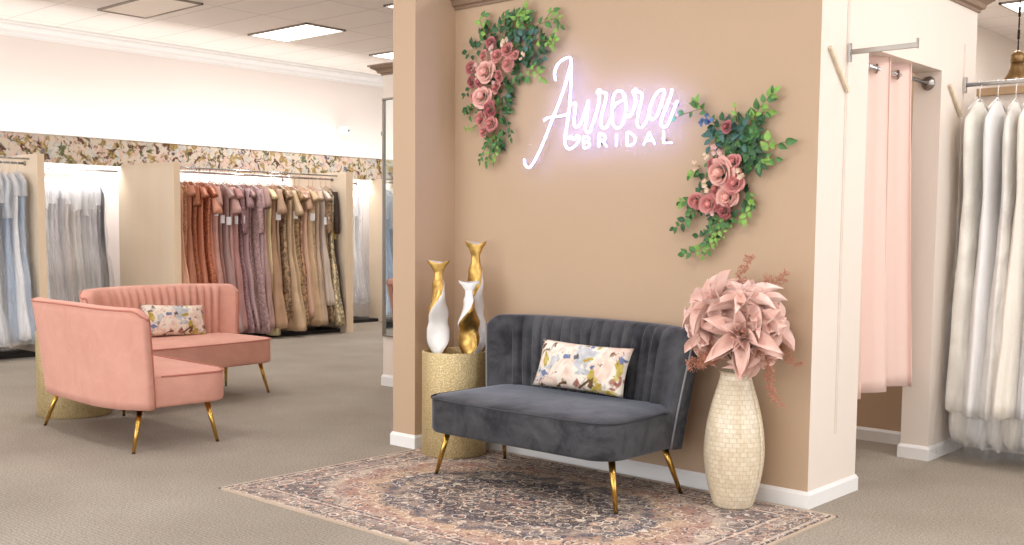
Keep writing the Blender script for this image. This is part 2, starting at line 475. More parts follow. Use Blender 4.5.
def crown_run(name, path, z0, h, out, m, flip=1):
    """path: list of (x, y) wall-face corners; outward normals on the left hand (flip -> right); mitred"""
    prof = [(0, 0), (0.12, 0), (0.16, 0.14), (0.34, 0.20), (0.42, 0.42), (0.70, 0.62), (0.80, 0.66), (0.84, 0.82), (1.0, 0.86), (1.0, 1.0), (0, 1.0)]
    P = [Vector((p[0], p[1])) for p in path]; n = len(P); dirs = []
    for i in range(n-1): dirs.append((P[i+1]-P[i]).normalized())
    rings = []
    for i in range(n):
        def nn(d): return Vector((-d.y, d.x))*flip
        if i == 0: m_ = nn(dirs[0])
        elif i == n-1: m_ = nn(dirs[-1])
        else:
            a, b_ = nn(dirs[i-1]), nn(dirs[i]); m_ = (a+b_)/(1+a.dot(b_))
        rings.append([Vector((P[i].x+m_.x*o*out, P[i].y+m_.y*o*out, z0+zz*h)) for o, zz in prof])
    return struct(name, MB().loft(rings, smooth=False), m)
crown_run('trim_1', [(-2.549, 0), (0, 0), (0, 2.189), (-0.30, 2.189)], 2.828, 0.115, 0.10, M_crown, -1)
crown_run('trim_2', [(-4.85, 2.3), (-4.85, 1.40), (-4.2, 1.40)], 2.775, 0.085, 0.10, M_crown, -1)
crown_run('trim_3', [(-11, 12.8), (-11, -9.0)], 3.73, 0.17, 0.14, M_white, 1)

def base_run(name, path, flip=-1, h=0.088, t=0.014):
    prof = [(0, 0), (1, 0), (1, 0.80), (0.55, 0.93), (0.35, 1.0), (0, 1.0)]
    P = [Vector((p[0], p[1])) for p in path]; n = len(P); dirs = [(P[i+1]-P[i]).normalized() for i in range(n-1)]
    rings = []
    for i in range(n):
        def nn(d): return Vector((-d.y, d.x))*flip
        if i == 0: m_ = nn(dirs[0])
        elif i == n-1: m_ = nn(dirs[-1])
        else:
            a, b_ = nn(dirs[i-1]), nn(dirs[i]); m_ = (a+b_)/(1+a.dot(b_))
        rings.append([Vector((P[i].x+m_.x*o*t, P[i].y+m_.y*o*t, zz*h)) for o, zz in prof])
    return struct(name, MB().loft(rings, smooth=False), M_white)
base_run('baseboard_center', [(-2.757, 0.9), (-2.757, -0.355), (-2.549, -0.355), (-2.549, 0), (0, 0), (0, 0.562), (-0.17, 0.562)])
base_run('baseboard_inner', [(-2.549, 2.0), (-0.17, 2.0), (-0.17, 1.612), (0, 1.612), (0, 2.189), (-0.2, 2.189)])
base_run('baseboard_pier', [(-4.85, 2.3), (-4.85, 1.40), (-4.2, 1.40)], h=0.1)

# partition behind the bridal rack, with a wood cap
struct('wall_rack', MB().box(0.0, 2.8, 2.25, 2.37, 0, 2.30), M_cream)
struct('trim_4', MB().box(-0.0, 2.82, 2.22, 2.40, 2.30, 2.35), plain('tan_wood_cap', (176, 146, 112), 0.45, var=0.08, vscale=6), bevel=0.004)

# ------------------------------------------------------------------ ceiling fixtures
def troffer(x, y, lit, label, power=34, grp=None):
    t = thing('ceiling_light', label, 'ceiling light', (x, y, H_C), 0, grp)
    m = MB(); W_, D_ = 1.22, 0.61
    for a in ((0, W_, 0, 0.022), (0, W_, D_-0.022, D_), (0, 0.022, 0, D_), (W_-0.022, W_, 0, D_)):
        m.box(a[0], a[1], a[2], a[3], -0.022, 0)
    m.build('frame', M_brushed if lit else M_frame, t)
    MB().box(0.022, W_-0.022, 0.022, D_-0.022, -0.014, -0.002).build('diffuser', M_diff if lit else M_unlit, t)
    if lit and power:
        l = bpy.data.lights.new('troffer_lamp', 'AREA'); l.shape = 'RECTANGLE'; l.size = W_-0.1; l.size_y = D_-0.1; l.energy = power; l.color = (0.99, 0.985, 1.0)
        o = bpy.data.objects.new('troffer_lamp', l); COL.objects.link(o); o.parent = t; o.location = (W_/2, D_/2, -0.03)
M_frame = plain('beige_fixture_frame', (150, 136, 124), 0.5)
M_unlit = plain('unlit_diffuser', (244, 232, 216), 0.4)
troffer(-9.42, 1.10, False, 'unlit cream ceiling light panel at the top left of the photo', 0)
troffer(-9.43, 3.13, True, 'lit ceiling light panel right of the unlit one, over the gown racks')
troffer(-9.43, 5.16, True, 'lit ceiling light panel partly hidden just above the distant pier crown')
troffer(-6.72, 3.05, True, 'lit ceiling light corner at the top edge beside the tall column')
for (x, y) in ((-6.7, -0.9), (-6.7, -4.9), (-3.9, -2.9), (-3.9, -6.5), (-1.2, -2.9), (1.6, -1.2), (1.3, 0.7), (1.6, -5.2), (1.6, 3.2), (-1.3, 4.6), (-1.3, 1.0), (-4.0, 5.2), (-9.43, -2.9), (1.6, 7.0), (-1.5, 7.2), (0.2, 9.6), (4.2, 4.0), (2.4, 5.2), (0.2, 11.0)):  # unseen panels added to brighten the room and the gowns
    troffer(x, y, True, 'added ceiling light panel out of view, brightening the room', 25, 'added ceiling lights out of view')

# ------------------------------------------------------------------ gown wall at the back
PX0, PX1 = -10.33, -9.02
M_paneledge = plain('maple_edge', (236, 212, 182), 0.45)
panel_specs = [(0.185, 0.262, 'tall maple divider panel between the left bagged gowns and recessed rack'),
               (1.80, 1.885, 'wide maple divider panel behind the pink loveseats, left of open gowns'),
               (4.40, 4.52, 'narrow maple divider edge right of the black velvet gown'),
               (5.93, 6.02, 'maple divider panel beside the gold-framed mirror near the far pier'),
               (-3.60, -3.52, 'maple divider panel beyond the left edge of the picture')]
for y0, y1, lab in panel_specs:
    t = thing('divider_panel', lab, 'panel', ((PX0+PX1)/2, (y0+y1)/2, 0))
    hx, hy = (PX1-PX0)/2, (y1-y0)/2
    MB().box(-hx, hx-0.02, -hy, hy, 0, 2.19).build('board', M_panel, t, bevel=0.003)
    MB().box(hx-0.02, hx, -hy, hy, 0, 2.19).build('edge_strip', M_paneledge, t)
t = thing('valance', 'long floral print valance running above all the gown racks', 'valance', (-10.18, 1.0, 2.17))
MB().box(-0.02, 0.02, -7.5, 8.0, 0.0, 0.325).build('printed_board', M_border, t)
MB().box(-0.03, 0.03, -7.5, 8.0, 0.325, 0.335).build('top_edge', M_white, t)
t = thing('cove_light', 'hidden cove light strip behind the floral valance washing the wall', 'cove light', (-10.30, 1.0, 2.24))
MB().box(-0.05, 0.05, -7.2, 7.6, -0.03, 0).build('housing', M_white, t)
MB().box(-0.03, 0.03, -7.2, 7.6, 0.0, 0.02).build('tube', M_cove, t)
l = bpy.data.lights.new('cove_wash', 'AREA'); l.shape = 'RECTANGLE'; l.size = 0.10; l.size_y = 14.6; l.energy = 60; l.color = (1.0, 0.98, 0.96)
o = bpy.data.objects.new('cove_wash', l); COL.objects.link(o); o.parent = t; o.location = (-0.02, 0.2, 0.045); o.rotation_euler = (0, PI-0.5, 0)
l = bpy.data.lights.new('cove_downlight', 'AREA'); l.shape = 'RECTANGLE'; l.size = 0.08; l.size_y = 14.6; l.energy = 120; l.color = (1.0, 0.98, 0.96)
o = bpy.data.objects.new('cove_downlight', l); COL.objects.link(o); o.parent = t; o.location = (0, 0.2, -0.05); o.rotation_euler = (0, 0.75, 0)

def slab(x0, x1, y0, y1, lab):  # low black slab on the floor under a gown rack
    tag(MB().box(x0, x1, y0, y1, 0, 0.05).build('rack_slab', M_black, bevel=0.005), lab, 'slab')
slab(-10.2, -9.14, 1.89, 4.395, 'low black plinth under the open rack of coloured gowns')
slab(-10.95, -10.1, 4.53, 5.92, 'low black plinth under the bagged gowns near the far pier')
slab(-10.2, -9.14, -3.51, 0.18, 'low black plinth under the left bagged gowns')

def rack_rail(x, y0, y1, z, lab, double=False):
    t = thing('hanging_rail', lab, 'rail', (x, (y0+y1)/2, z)); h = (y1-y0)/2
    MB().tube([(0, -h, 0), (0, h, 0)], 0.013, 12).build('rail', M_chrome, t)
    if double: MB().tube([(0.1, -h, 0.045), (0.1, h, 0.045)], 0.010, 12).build('upper_rail', M_chrome, t)
    for s in (-1, 1):
        MB().lathe([(0.026, 0), (0.026, 0.006), (0.016, 0.02)], seg=16, M=Matrix.Translation((0, s*h, 0)) @ Matrix.Rotation(PI/2*s, 4, 'X')).build('flange', M_brushed, t)
    if not double:
        MB().box(-0.008, 0.008, -0.006, 0.006, 0, 0.16).build('bracket', M_brushed, t)
rack_rail(-9.31, 1.887, 4.398, 2.095, 'double chrome rail carrying the open coloured gowns', True)
rack_rail(-10.62, 0.265, 1.99, 2.13, 'chrome rail under the valance carrying pale bagged gowns')
rack_rail(-10.62, 4.523, 5.93, 2.13, 'chrome rail with bagged gowns near the far pier')
rack_rail(-9.31, -3.518, 0.184, 2.095, 'chrome rail carrying the left front bagged gowns', True)

# ------------------------------------------------------------------ gowns
M_hood = plastic('white_shoulder_plastic', (250, 250, 252), 0.38, 0.05)
def fabric(name, c, kind):
    m, nt, b = new_mat(name)
    v = coords(nt)
    b.inputs['Base Color'].default_value = L4(c)
    b.inputs['Roughness'].default_value = 0.7; b.inputs['Specular IOR Level'].default_value = 0.25
    if kind == 'satin':
        b.inputs['Roughness'].default_value = 0.38; b.inputs['Specular IOR Level'].default_value = 0.5
    elif kind in ('sequin', 'leopard', 'brocade', 'lace'):
        sc = {'sequin': 70, 'leopard': 28, 'brocade': 24, 'lace': 34}[kind]
        n = noise_n(nt, v, sc, 3, 0.7, 0.5)
        d = {'sequin': 0.72, 'leopard': 0.68, 'brocade': 0.7, 'lace': 0.85}[kind]
        u = {'sequin': 1.25, 'leopard': 1.1, 'brocade': 1.15, 'lace': 1.1}[kind]
        nt.links.new(ramp(nt, n.outputs[0], [(0.42, tuple(x*d for x in c)), (0.58, tuple(min(255, x*u) for x in c))]), b.inputs['Base Color'])
        if kind in ('sequin', 'brocade'): b.inputs['Metallic'].default_value = 0.3; b.inputs['Roughness'].default_value = 0.35
        bump(nt, b, n.outputs[0], 0.4, 0.004)
    else:
        n = noise_n(nt, v, 6, 2)
        nt.links.new(ramp(nt, n.outputs[0], [(0.3, tuple(x*0.93 for x in c)), (0.7, tuple(min(255, x*1.05) for x in c))]), b.inputs['Base Color'])
    return m

def gown_rings(rnd, zs, zh, wide, thick, flare, folds, amp, nz=22, nk=40, sag=0.0):
    """dress body from shoulder height zs down to hem zh; x = width, y = rod direction"""
    ph = rnd.random()*6; ph2 = rnd.random()*6; twist = rnd.uniform(-.5, .5)
    Wt = [(0, 0.045), (0.03, 0.12), (0.055, 0.17), (0.16, 0.165), (0.30, 0.142+0.02*rnd.random()), (0.42, 0.162), (0.7, 0.19+flare*0.4), (1.0, 0.20+flare)]
    Tt = [(0, 0.012), (0.03, 0.022), (0.10, 0.045), (0.30, 0.036), (0.42, 0.048), (0.7, 0.062+thick*0.4), (1.0, 0.07+thick)]
    rings = []
    for i in range(nz+1):
        t = (i/nz)**0.9
        z = zs+(zh-zs)*t
        a = lerp_table(Wt, t)*wide; b = lerp_table(Tt, t)
        am = amp*max(0, (t-0.22))/0.78
        ring = []
        for k in range(nk):
            th = 2*PI*k/nk
            r = 1+am*(0.65*math.sin(folds*th+ph+twist*t*3)+0.35*math.sin((folds*1.7//1)*th+ph2-t*2))
            zz = z + (0.012*math.sin(folds*th+ph) if t > .97 else 0)
            ring.append(Vector((a*math.cos(th)*(1+am*0.25*math.sin(folds*th+ph)) + sag*t*t*0.05, b*math.sin(th)*r, zz)))
        rings.append(ring)
    return rings

def gown(loc, rotz, c, kind, sleeve, zh, label, seed, group, rodz, bag=None, price=None, c2=None, train=False, wide=1.0, hangc=None, thick=0.03, flare=0.09, hood=False, cat='gown'):
    rnd = random.Random(seed)
    t = thing('hanging_gown', label, cat, (loc[0], loc[1], zh if zh < .4 else 0.2), rotz, group)
    base = t.location.z
    def Z(z): return z-base
    zs = rodz-0.115-rnd.uniform(0, 0.02)
    m = fabric('gown_'+kind, c, kind)
    # hanger: hook over the rail and a sloped shoulder bar
    hm = MB()
    hook = [(0, 0, Z(zs+0.02)), (0, 0, Z(rodz-0.035)), (0.018, 0, Z(rodz-0.015))]
    hook += [(0.020*math.cos(a), 0, Z(rodz+0.020*math.sin(a))) for a in [x*PI/8 for x in range(0, 9)]]
    hm.tube(hook, 0.0028, 6)
    hm.tube([(-0.17, 0, Z(zs-0.055)), (-0.08, 0, Z(zs-0.012)), (0, 0, Z(zs+0.022)), (0.08, 0, Z(zs-0.012)), (0.17, 0, Z(zs-0.055))], 0.005, 6)
    hm.build('hanger', hangc or M_whitegloss, t)
    rings = gown_rings(rnd, zs, zh+(0.20 if train else 0), wide, thick, flare*rnd.uniform(.6, 1.3), rnd.randint(5, 9), rnd.uniform(.22, .42), sag=rnd.uniform(-1, 1))
    body = MB().loft([[Vector((p.x, p.y, Z(p.z))) for p in r] for r in rings])
    body.build('dress', m, t)
    if sleeve:
        Ls = {'cap': 0.12, 'short': 0.24, 'bell': 0.32, 'long': 0.56}[sleeve]
        for s in (-1, 1):
            mm = MB(); rr = []
            for i in range(7):
                u = i/6
                rad = lerp_table([(0, 0.05), (0.4, 0.052), (1, {'bell': 0.075, 'cap': 0.055, 'short': 0.056, 'long': 0.04}[sleeve])], u)
                cx = s*(0.150*wide+0.055*math.sin(u*1.2)+({'cap': .04, 'bell': 0.07}.get(sleeve, 0.012))*u); cz = zs-0.05-Ls*u
                rr.append([Vector((cx+rad*0.62*math.cos(a)*1.0, rad*0.85*math.sin(a)*(1+0.25*math.sin(3*a+seed)*u), Z(cz+0.02*math.cos(a)*s*u))) for a in [2*PI*k/14 for k in range(14)]])
            mm.loft(rr); mm.build('sleeve', m, t)
    if c2 and kind != 'x':
        rs = rings[3:9]
        ob = MB().loft([[Vector((p.x*1.02, p.y*1.06, Z(p.z))) for p in r] for r in rs], cap0=False, cap1=False)
        ob.build('bodice_overlay', fabric('overlay', c2, 'lace'), t)
    if train:
        mm = MB(); rr = []
        for i in range(11):
            u = i/10; a_ = PI*u
            rad = 0.005+math.sin(a_)**0.7
            rr.append([Vector((0.19*rad*math.cos(q)*(1+0.1*math.sin(4*q+seed+u*5)), 0.085*rad*math.sin(q)*(1+0.16*math.sin(5*q+seed*2+u*3)), Z(zh+0.13+0.16*math.cos(a_)+0.015*math.sin(3*q+seed)))) for q in [2*PI*k/24 for k in range(24)]])
        mm.loft(rr); mm.build('bunched_train', fabric('train_fabric', tuple(x*0.97 for x in c), 'plain'), t)
    if price is not None:
        pz = rodz-price; s = 1
        mm = MB().box(-0.035, 0.035, -0.002, 0.002, Z(pz-0.07), Z(pz+0.03), Matrix.Translation((0.21, -0.02, 0)) @ Matrix.Rotation(rnd.uniform(.1, .8), 4, 'Z'))
        pt = mm.build('price_tag', M_tag, t)
        MB().tube([(0.21, -0.02, Z(pz+0.03)), (0.17, 0, Z(pz+0.10))], 0.0012, 4).build('tag_string', M_tag, pt)
    if bag:
        rb = gown_rings(rnd, zs+0.02, zh-0.04+(0.0 if not train else -0.01), wide*1.14, thick+0.045 if not train else thick+0.035, flare*0.6+0.03, 11, 0.34, nz=26, nk=44)
        out = []
        for i, r in enumerate(rb):
            u = i/26
            e = 0.018+0.03*min(1, u*4)
            out.append([Vector((p.x+(e if p.x > 0 else -e)*(1+0.3*noise.noise(Vector((p.x*4, seed, p.z*5)))), p.y*1.25+0.008*noise.noise(Vector((p.x*9, p.z*6, seed*3.1)))*4, Z(p.z))) for p in r])
        MB().loft(out, cap0=True, cap1=False).build('garment_bag', bag, t)
        if hood:
            MB().loft([[Vector((p.x*1.02, p.y*1.08, p.z+.004)) for p in rr_] for rr_ in out[:rnd.randint(4, 8)]], cap0=True, cap1=False).build('shoulder_cover', M_hood, t)
    return t

open_gowns = [
 ('peach satin', (236, 176, 140), 'satin', None, .20), ('apricot lace', (222, 168, 132), 'lace', 'cap', .24), ('cinnamon', (176, 108, 80), 'plain', 'cap', .22),
 ('rust lace', (172, 96, 62), 'lace', 'short', .2), ('terracotta satin', (188, 104, 70), 'satin', 'cap', .2), ('copper sequin', (170, 92, 60), 'sequin', 'cap', .18),
 ('salmon', (226, 146, 116), 'satin', 'bell', .22), ('blush pink', (206, 150, 136), 'plain', 'short', .2), ('ash rose', (168, 122, 116), 'plain', None, .2),
 ('mauve taupe', (158, 122, 118), 'satin', 'cap', .18), ('pale pink bell-sleeved', (216, 168, 160), 'satin', 'bell', .2), ('rosewood', (182, 128, 124), 'plain', 'cap', .2),
 ('dusty plum', (150, 112, 118), 'lace', 'long', .16), ('heather mauve', (172, 136, 140), 'satin', 'short', .17), ('dark mauve sequin', (128, 98, 96), 'sequin', 'cap', .22),
 ('misty mauve lace', (182, 146, 148), 'lace', 'long', .14), ('pale lilac', (204, 178, 184), 'plain', 'short', .16), ('dusty pink chiffon', (188, 150, 142), 'plain', 'short', .2),
 ('butter yellow', (236, 216, 164), 'satin', 'cap', .10), ('caramel', (178, 138, 104), 'plain', None, .2), ('light brown', (172, 136, 106), 'satin', 'bell', .17),
 ('bronze ruffled', (142, 112, 80), 'brocade', 'cap', .2), ('sand', (206, 174, 136), 'plain', None, .15), ('wheat satin', (214, 184, 144), 'satin', 'bell', .22),
 ('gold leaf print', (176, 140, 96), 'leopard', 'cap', .2), ('rose beige print', (190, 146, 118), 'brocade', 'cap', .25), ('nude satin', (224, 182, 150), 'satin', 'short', .3),
 ('champagne', (210, 178, 138), 'plain', 'cap', .2), ('beige lace', (196, 162, 126), 'lace', None, .18), ('oatmeal', (200, 174, 146), 'plain', 'cap', .2),
 ('silver beige satin', (204, 186, 170), 'satin', 'cap', .45), ('leopard sequin', (150, 118, 88), 'leopard', 'long', .22), ('ivory gold brocade', (196, 180, 140), 'brocade', None, .18),
 ('black velvet', (44, 30, 26), 'plain', 'long', .3)]
prices = {7: .46, 8: .55, 9: .57, 11: .56, 12: .55, 20: .50, 23: .48, 27: .50, 30: .55}
n = len(open_gowns); y0, y1 = 1.965, 4.345
M_hang_pink = plain('rose_hanger', (196, 150, 130), 0.35, 0.4)
for i, (nm, c, kind, sl, zh) in enumerate(open_gowns):
    y = y0+(y1-y0)*i/(n-1)
    prev = open_gowns[i-1][0] if i else None
    lab = nm+' gown on the open rack, '+('right of the '+prev+' one' if prev else 'first beside the wide maple divider')
    if nm == 'black velvet': lab = 'black velvet gown with gold trim at the right end of the open rack'
    rr = random.Random(i*7+1)
    gown((-9.31+rr.uniform(-.02, .03), y, 0), rr.uniform(-.22, .16), tuple(v*.8+(178, 160, 150)[q_]*.2 for q_, v in enumerate(c)), kind, sl, zh-.06, lab, i+11, 'coloured gowns on the open rack', 2.095, price=prices.get(i),
         c2=(186, 152, 84) if nm == 'black velvet' else None, hangc=M_hang_pink if i % 3 else None, wide=rr.uniform(1.0, 1.22), flare=rr.uniform(.09, .17))

ordw = ['first', 'second', 'third', 'fourth', 'fifth', 'sixth', 'seventh', 'eighth', 'ninth', 'tenth', 'eleventh', 'twelfth', 'thirteenth', 'fourteenth', 'fifteenth', 'sixteenth', 'seventeenth', 'eighteenth', 'nineteenth', 'twentieth']
# left front bagged gowns (counted leftwards from the divider)
lc = [('pale blue', (176, 192, 216)), ('white', (246, 246, 248)), ('powder blue', (166, 186, 212)), ('smoke grey', (128, 128, 134)), ('white', (240, 240, 243)), ('charcoal sequin', (112, 110, 114)), ('silver', (184, 182, 184)),
      ('cream', (236, 228, 218)), ('blue grey', (180, 190, 204)), ('white lace', (238, 238, 240))]
for i in range(9):
    y = 0.10-i*0.082; nm, c = lc[i % len(lc)]; rr = random.Random(i+400)
    lab = '%s gown in clear plastic, %s to the left of the narrow divider panel' % (nm, ordw[i])
    gown((-9.31+rr.uniform(-.02, .02), y, 0), rr.uniform(-.15, .15), c, 'sequin' if 'sequin' in nm else 'satin', None, .18+rr.uniform(-.03, .04), lab, i+60, 'bagged gowns at the left edge', 2.095, bag=M_bag, hood=True, price=.62 if i == 5 else None, flare=.13, thick=.035)
for i in range(22):
    y = -0.68-i*0.122; rr = random.Random(i+450)
    nm, c = lc[(i*3) % 5]
    gown((-9.31, y, 0), rr.uniform(-.15, .15), c, 'satin', None, .2, 'bagged gown beyond the left edge of the picture, seen in the far mirror', i+80, 'bagged gowns reflected in the mirror', 2.095, bag=M_bag, hood=True, flare=.11, thick=.04)
# recessed rack, pale bagged gowns
rc = [('grey', (208, 208, 212)), ('dove grey', (220, 219, 221)), ('white', (246, 246, 248)), ('lilac grey', (226, 221, 232)), ('ivory', (243, 240, 234)), ('pearl', (235, 237, 241)), ('blush white', (243, 233, 230))]
for i in range(13):
    y = 0.88+i*0.068; nm, c = rc[(i*5+2) % 7]; rr = random.Random(i+500)
    if i >= 11: nm, c = ('black', (50, 52, 62)) if i == 11 else ('dark navy', (44, 50, 66))
    lab = '%s gown in plastic, %s from the left on the recessed rack' % (nm, ordw[i])
    gown((-10.62, y, 0), rr.uniform(-.2, .2), c, 'satin', None, .25+rr.uniform(-.05, .05), lab, i+100, 'bagged gowns on the recessed rack', 2.13-(.07 if i >= 11 else 0)+.0, bag=M_bag_soft if i < 11 else M_bag, hood=i < 11, flare=.10)
for i in range(5):
    y = 5.50+i*0.085; nm, c = rc[(i*3+2) % 7]; rr = random.Random(i+550)
    lab = '%s gown in plastic near the far pier, %s from the left' % (nm, ordw[i])
    gown((-10.62, y, 0), rr.uniform(-.2, .2), c, 'satin', None, .30, lab, i+130, 'bagged gowns by the far pier', 2.13, bag=M_bag_soft, hood=True, flare=.08)

# ------------------------------------------------------------------ far pier, mirror, small fixtures
def mirror(name, loc, w_, h_, label, framem, fw_=0.02, rot=0):
    t = thing(name, label, 'mirror', loc, rot)
    m = MB()
    m.box(0, w_, -0.03, 0, 0, fw_).box(0, w_, -0.03, 0, h_-fw_, h_).box(0, fw_, -0.03, 0, fw_, h_-fw_).box(w_-fw_, w_, -0.03, 0, fw_, h_-fw_)
    m.build('mirror_frame', framem, t, bevel=0.003)
    MB().box(fw_, w_-fw_, -0.012, -0.004, fw_, h_-fw_).build('mirror_glass', plain('mirror_silver', (225, 232, 230), 0.03, 1.0), t)
mirror('wall_mirror', (-4.83, 1.398, 0.45), 0.60, 2.12, 'tall silver-framed mirror mounted on the far pier', M_brushed, 0.016)
t = thing('floor_mirror', 'gold-framed mirror edge beside the far divider panel', 'mirror', (-10.29, 6.05, 0.28))
m = MB().box(-0.02, 0.02, 0.0, 0.04, 0, 2.1).box(-0.02, 0.02, 0.0, 0.5, 2.07, 2.1).box(-0.02, 0.02, 0, 0.5, 0, 0.03).box(-0.02, 0.02, 0.46, 0.5, 0, 2.1)
m.build('mirror_frame', M_gold, t)
MB().box(-0.008, 0.0, 0.04, 0.46, 0.03, 2.07).build('mirror_glass', plain('mirror_silver', (225, 232, 230), 0.03, 1.0), t)
t = thing('wall_hook', 'small metal face-out hook on the left side of the far pier', 'hook', (-4.85, 1.50, 2.262))
MB().tube([(0, 0, 0), (-0.13, 0, 0.0), (-0.135, 0, 0.03)], 0.008, 8).build('peg', M_brushed, t)
MB().lathe([(0.022, 0), (0.022, 0.006), (0.01, 0.01)], seg=12, M=Matrix.Rotation(-PI/2, 4, 'Y')).build('plate', M_brushed, t)
t = thing('security_camera', 'small white security camera high on the back wall', 'camera', (-11.0, 5.90, 2.98))
MB().lathe([(0.07, 0), (0.07, 0.03), (0.05, 0.05)], seg=20, M=Matrix.Rotation(PI/2, 4, 'Y')).build('mount', M_white, t)
MB().lathe([(0.012, 0), (0.07, 0.012), (0.085, 0.05), (0.085, 0.15), (0.07, 0.18), (0.012, 0.19)], seg=20, M=Matrix.Translation((0.04, 0, 0.02)) @ Matrix.Rotation(PI/2+.25, 4, 'Y')).build('housing', M_white, t)
MB().lathe([(0.016, 0), (0.016, 0.006), (0.01, 0.012)], seg=16, M=Matrix.Translation((0.222, 0, -0.025)) @ Matrix.Rotation(PI/2+.25, 4, 'Y')).build('lens', M_black, t)

# ------------------------------------------------------------------ rug
t = thing('area_rug', 'faded oriental area rug in rust, navy and cream under the grey loveseat', 'rug', (-1.165, -0.937, 0))
hx, hy = 1.352, 0.89
MB().box(-hx+.012, hx-.012, -hy+.012, hy-.012, 0, 0.008).build('pile', M_rug, t)
m = MB()
m.box(-hx, hx, -hy, -hy+.014, 0, .0085).box(-hx, hx, hy-.014, hy, 0, .0085).box(-hx, -hx+.014, -hy, hy, 0, .0085).box(hx-.014, hx, -hy, hy, 0, .0085)
m.build('binding', plain('rug_binding', (196, 176, 156), 0.9), t)

# ------------------------------------------------------------------ loveseats
def rrect(hx, y0, y1, r, n=8):
    pts = []
    for cx, cy, a0, rr in ((hx-r, y0+r, -PI/2, r), (hx-0.06, y1-0.06, 0, 0.06), (-hx+0.06, y1-0.06, PI/2, 0.06), (-hx+r, y0+r, PI, r)):
        for k in range(n+1):
            a = a0+PI/2*k/n
            pts.append(Vector((cx+rr*math.cos(a), cy+rr*math.sin(a), 0)))
    return pts
def loveseat(label, loc, rotz, vel, pipe, zb=0.0, channels=True, pipe2=None):
    t = thing('loveseat', label, 'loveseat', loc, rotz)
    # seat
    def outline(inset):
        ps = rrect(0.660-inset, -0.385+inset, 0.27-inset*.3, 0.13-inset*.3)
        for p in ps:                                   # front edge bows forward
            f = max(0, 1-(p.x/0.66)**2)
            if p.y < 0: p.y -= 0.045*f*(1-(p.y+0.385)*1.2)
        return ps
    rings = []
    for ins, z in ((0.03, 0.262), (0.006, 0.268), (0, 0.285), (0, 0.44), (0.004, 0.454), (0.02, 0.464), (0.07, 0.474), (0.15, 0.482), (0.24, 0.486)):
        rings.append([Vector((p.x, p.y, z)) for p in outline(ins)])
    MB().loft(rings).build('seat', vel, t)
    ps = [Vector((p.x, p.y, 0.457)) for p in outline(-0.002)]
    i0 = ps.index(min(ps, key=lambda p: abs(p.y-0.02)+(0 if p.x > 0 else 9)))
    path = [p for p in ps if p.y < 0.10]
    # order: from right side round the front to the left
    right = [p for p in ps[:9]]; left = ps[27:]
    path = [Vector((0.657, 0.10, 0.457))]+right[::-1]+left[::-1]+[Vector((-0.657, 0.10, 0.457))]
    pp = []
    for a, b in zip(path, path[1:]):
        k = max(1, int((b-a).length/0.05))
        for j in range(k):
            q = a+(b-a)*(j/k); pp.append(q)
    pp.append(path[-1])
    for q in pp[:]:
        pass
    if True:
        for q in pp:
            if abs(q.x) < 0.52 and q.y < -0.3: q.y = -0.387-0.045*(1-(q.x/0.66)**2)
    MB().tube(pp, 0.0055, 8).build('seat_piping', pipe2 or pipe, t)
    # back shell
    def base_pt(u, v):
        W_ = 0.668+0.075*v**1.1
        D_ = 0.17
        y = 0.325+0.055*v**1.25 - D_*abs(u)**4.5*(1-0.10*v)
        return Vector((W_*(u), y, 0))
    zb0, ztop = 0.262, 0.90
    nu = 168
    rings = []
    for i in range(nu+1):
        u = -1+2*i/nu
        au = abs(u)
        def P(v, off, zz=None):
            e = 1e-3
            ta = (base_pt(min(1, u+e), v)-base_pt(max(-1, u-e), v)); ta.normalize()
            nr = Vector((ta.y, -ta.x, 0))                       # toward the sitter
            p = base_pt(u, v)+nr*off
            rnd_c = 0.06*max(0, (au-0.90)/0.10)**2.2
            p.z = zb0+(ztop-rnd_c-zb0-0.012*au**2)*v if zz is None else zz
            return p
        endf = 1.0
        if au > 0.975: endf = math.sqrt(max(0, 1-((au-0.975)/0.025)**2))*0.75+0.25
        T = 0.052*endf
        ch = 0
        if channels and au < 0.80:
            ch = 0.045*abs(math.sin(PI*(u/0.80+1)*8))**0.5
        ring = []
        nv = 12
        for j in range(nv+1):                                   # inner face going up
            v = j/nv*0.965
            ring.append(P(v, T+ch*min(1, (1-v)*6+.15)))
        for a in (0.25, 0.5, 0.75):                              # rounded top
            aa = PI*a; v = 0.965+0.035*math.sin(aa)
            ring.append(P(v, T*math.cos(aa)))
        for j in range(nv, -1, -1):
            v = j/nv*0.965
            ring.append(P(v, -T))
        rings.append(ring)
    MB().loft(rings).build('backrest', vel, t)
    # piping along the outer back edge
    outer = []
    for i in range(0, 81):
        u = -1+2*i/80
        k = 13+3
        r = rings[min(nu, int(round((u+1)/2*nu)))]
        outer.append(r[k+1-1]+Vector((0, 0, 0.006)))
    n0 = len(rings[0])
    endL = [rings[0][j] + Vector((-0.002, 0, 0)) for j in range(0, 16)]
    endR = [rings[nu][j] + Vector((0.002, 0, 0)) for j in range(0, 16)]
    MB().tube(endL[:]+outer+endR[::-1], 0.006, 8).build('back_piping', pipe, t)
    for sx in (-1, 1):
        for sy in (-1, 1):
            fy = -0.26 if sy < 0 else 0.20; fy2 = -0.30 if sy < 0 else 0.285
            a = Vector((sx*0.575, fy, 0.272)); b = Vector((sx*0.638, fy2, zb+0.002))
            lg = MB().tube([a, a.lerp(b, .5), b], [0.019, 0.0148, 0.010], 14)
            lo = lg.build('leg', M_gold, t)
            MB().tube([b+Vector((0, 0, -0.002)), b+Vector((0, 0, 0.004))], [0.012, 0.011], 12).build('foot_cap', M_black, lo)
    return t
grey = loveseat('charcoal grey velvet channel-back loveseat standing on the rug against the tan wall', (-1.268, -0.485, 0.008), 0, M_grey, M_greypipe_lit, pipe2=M_greypipe_dark)
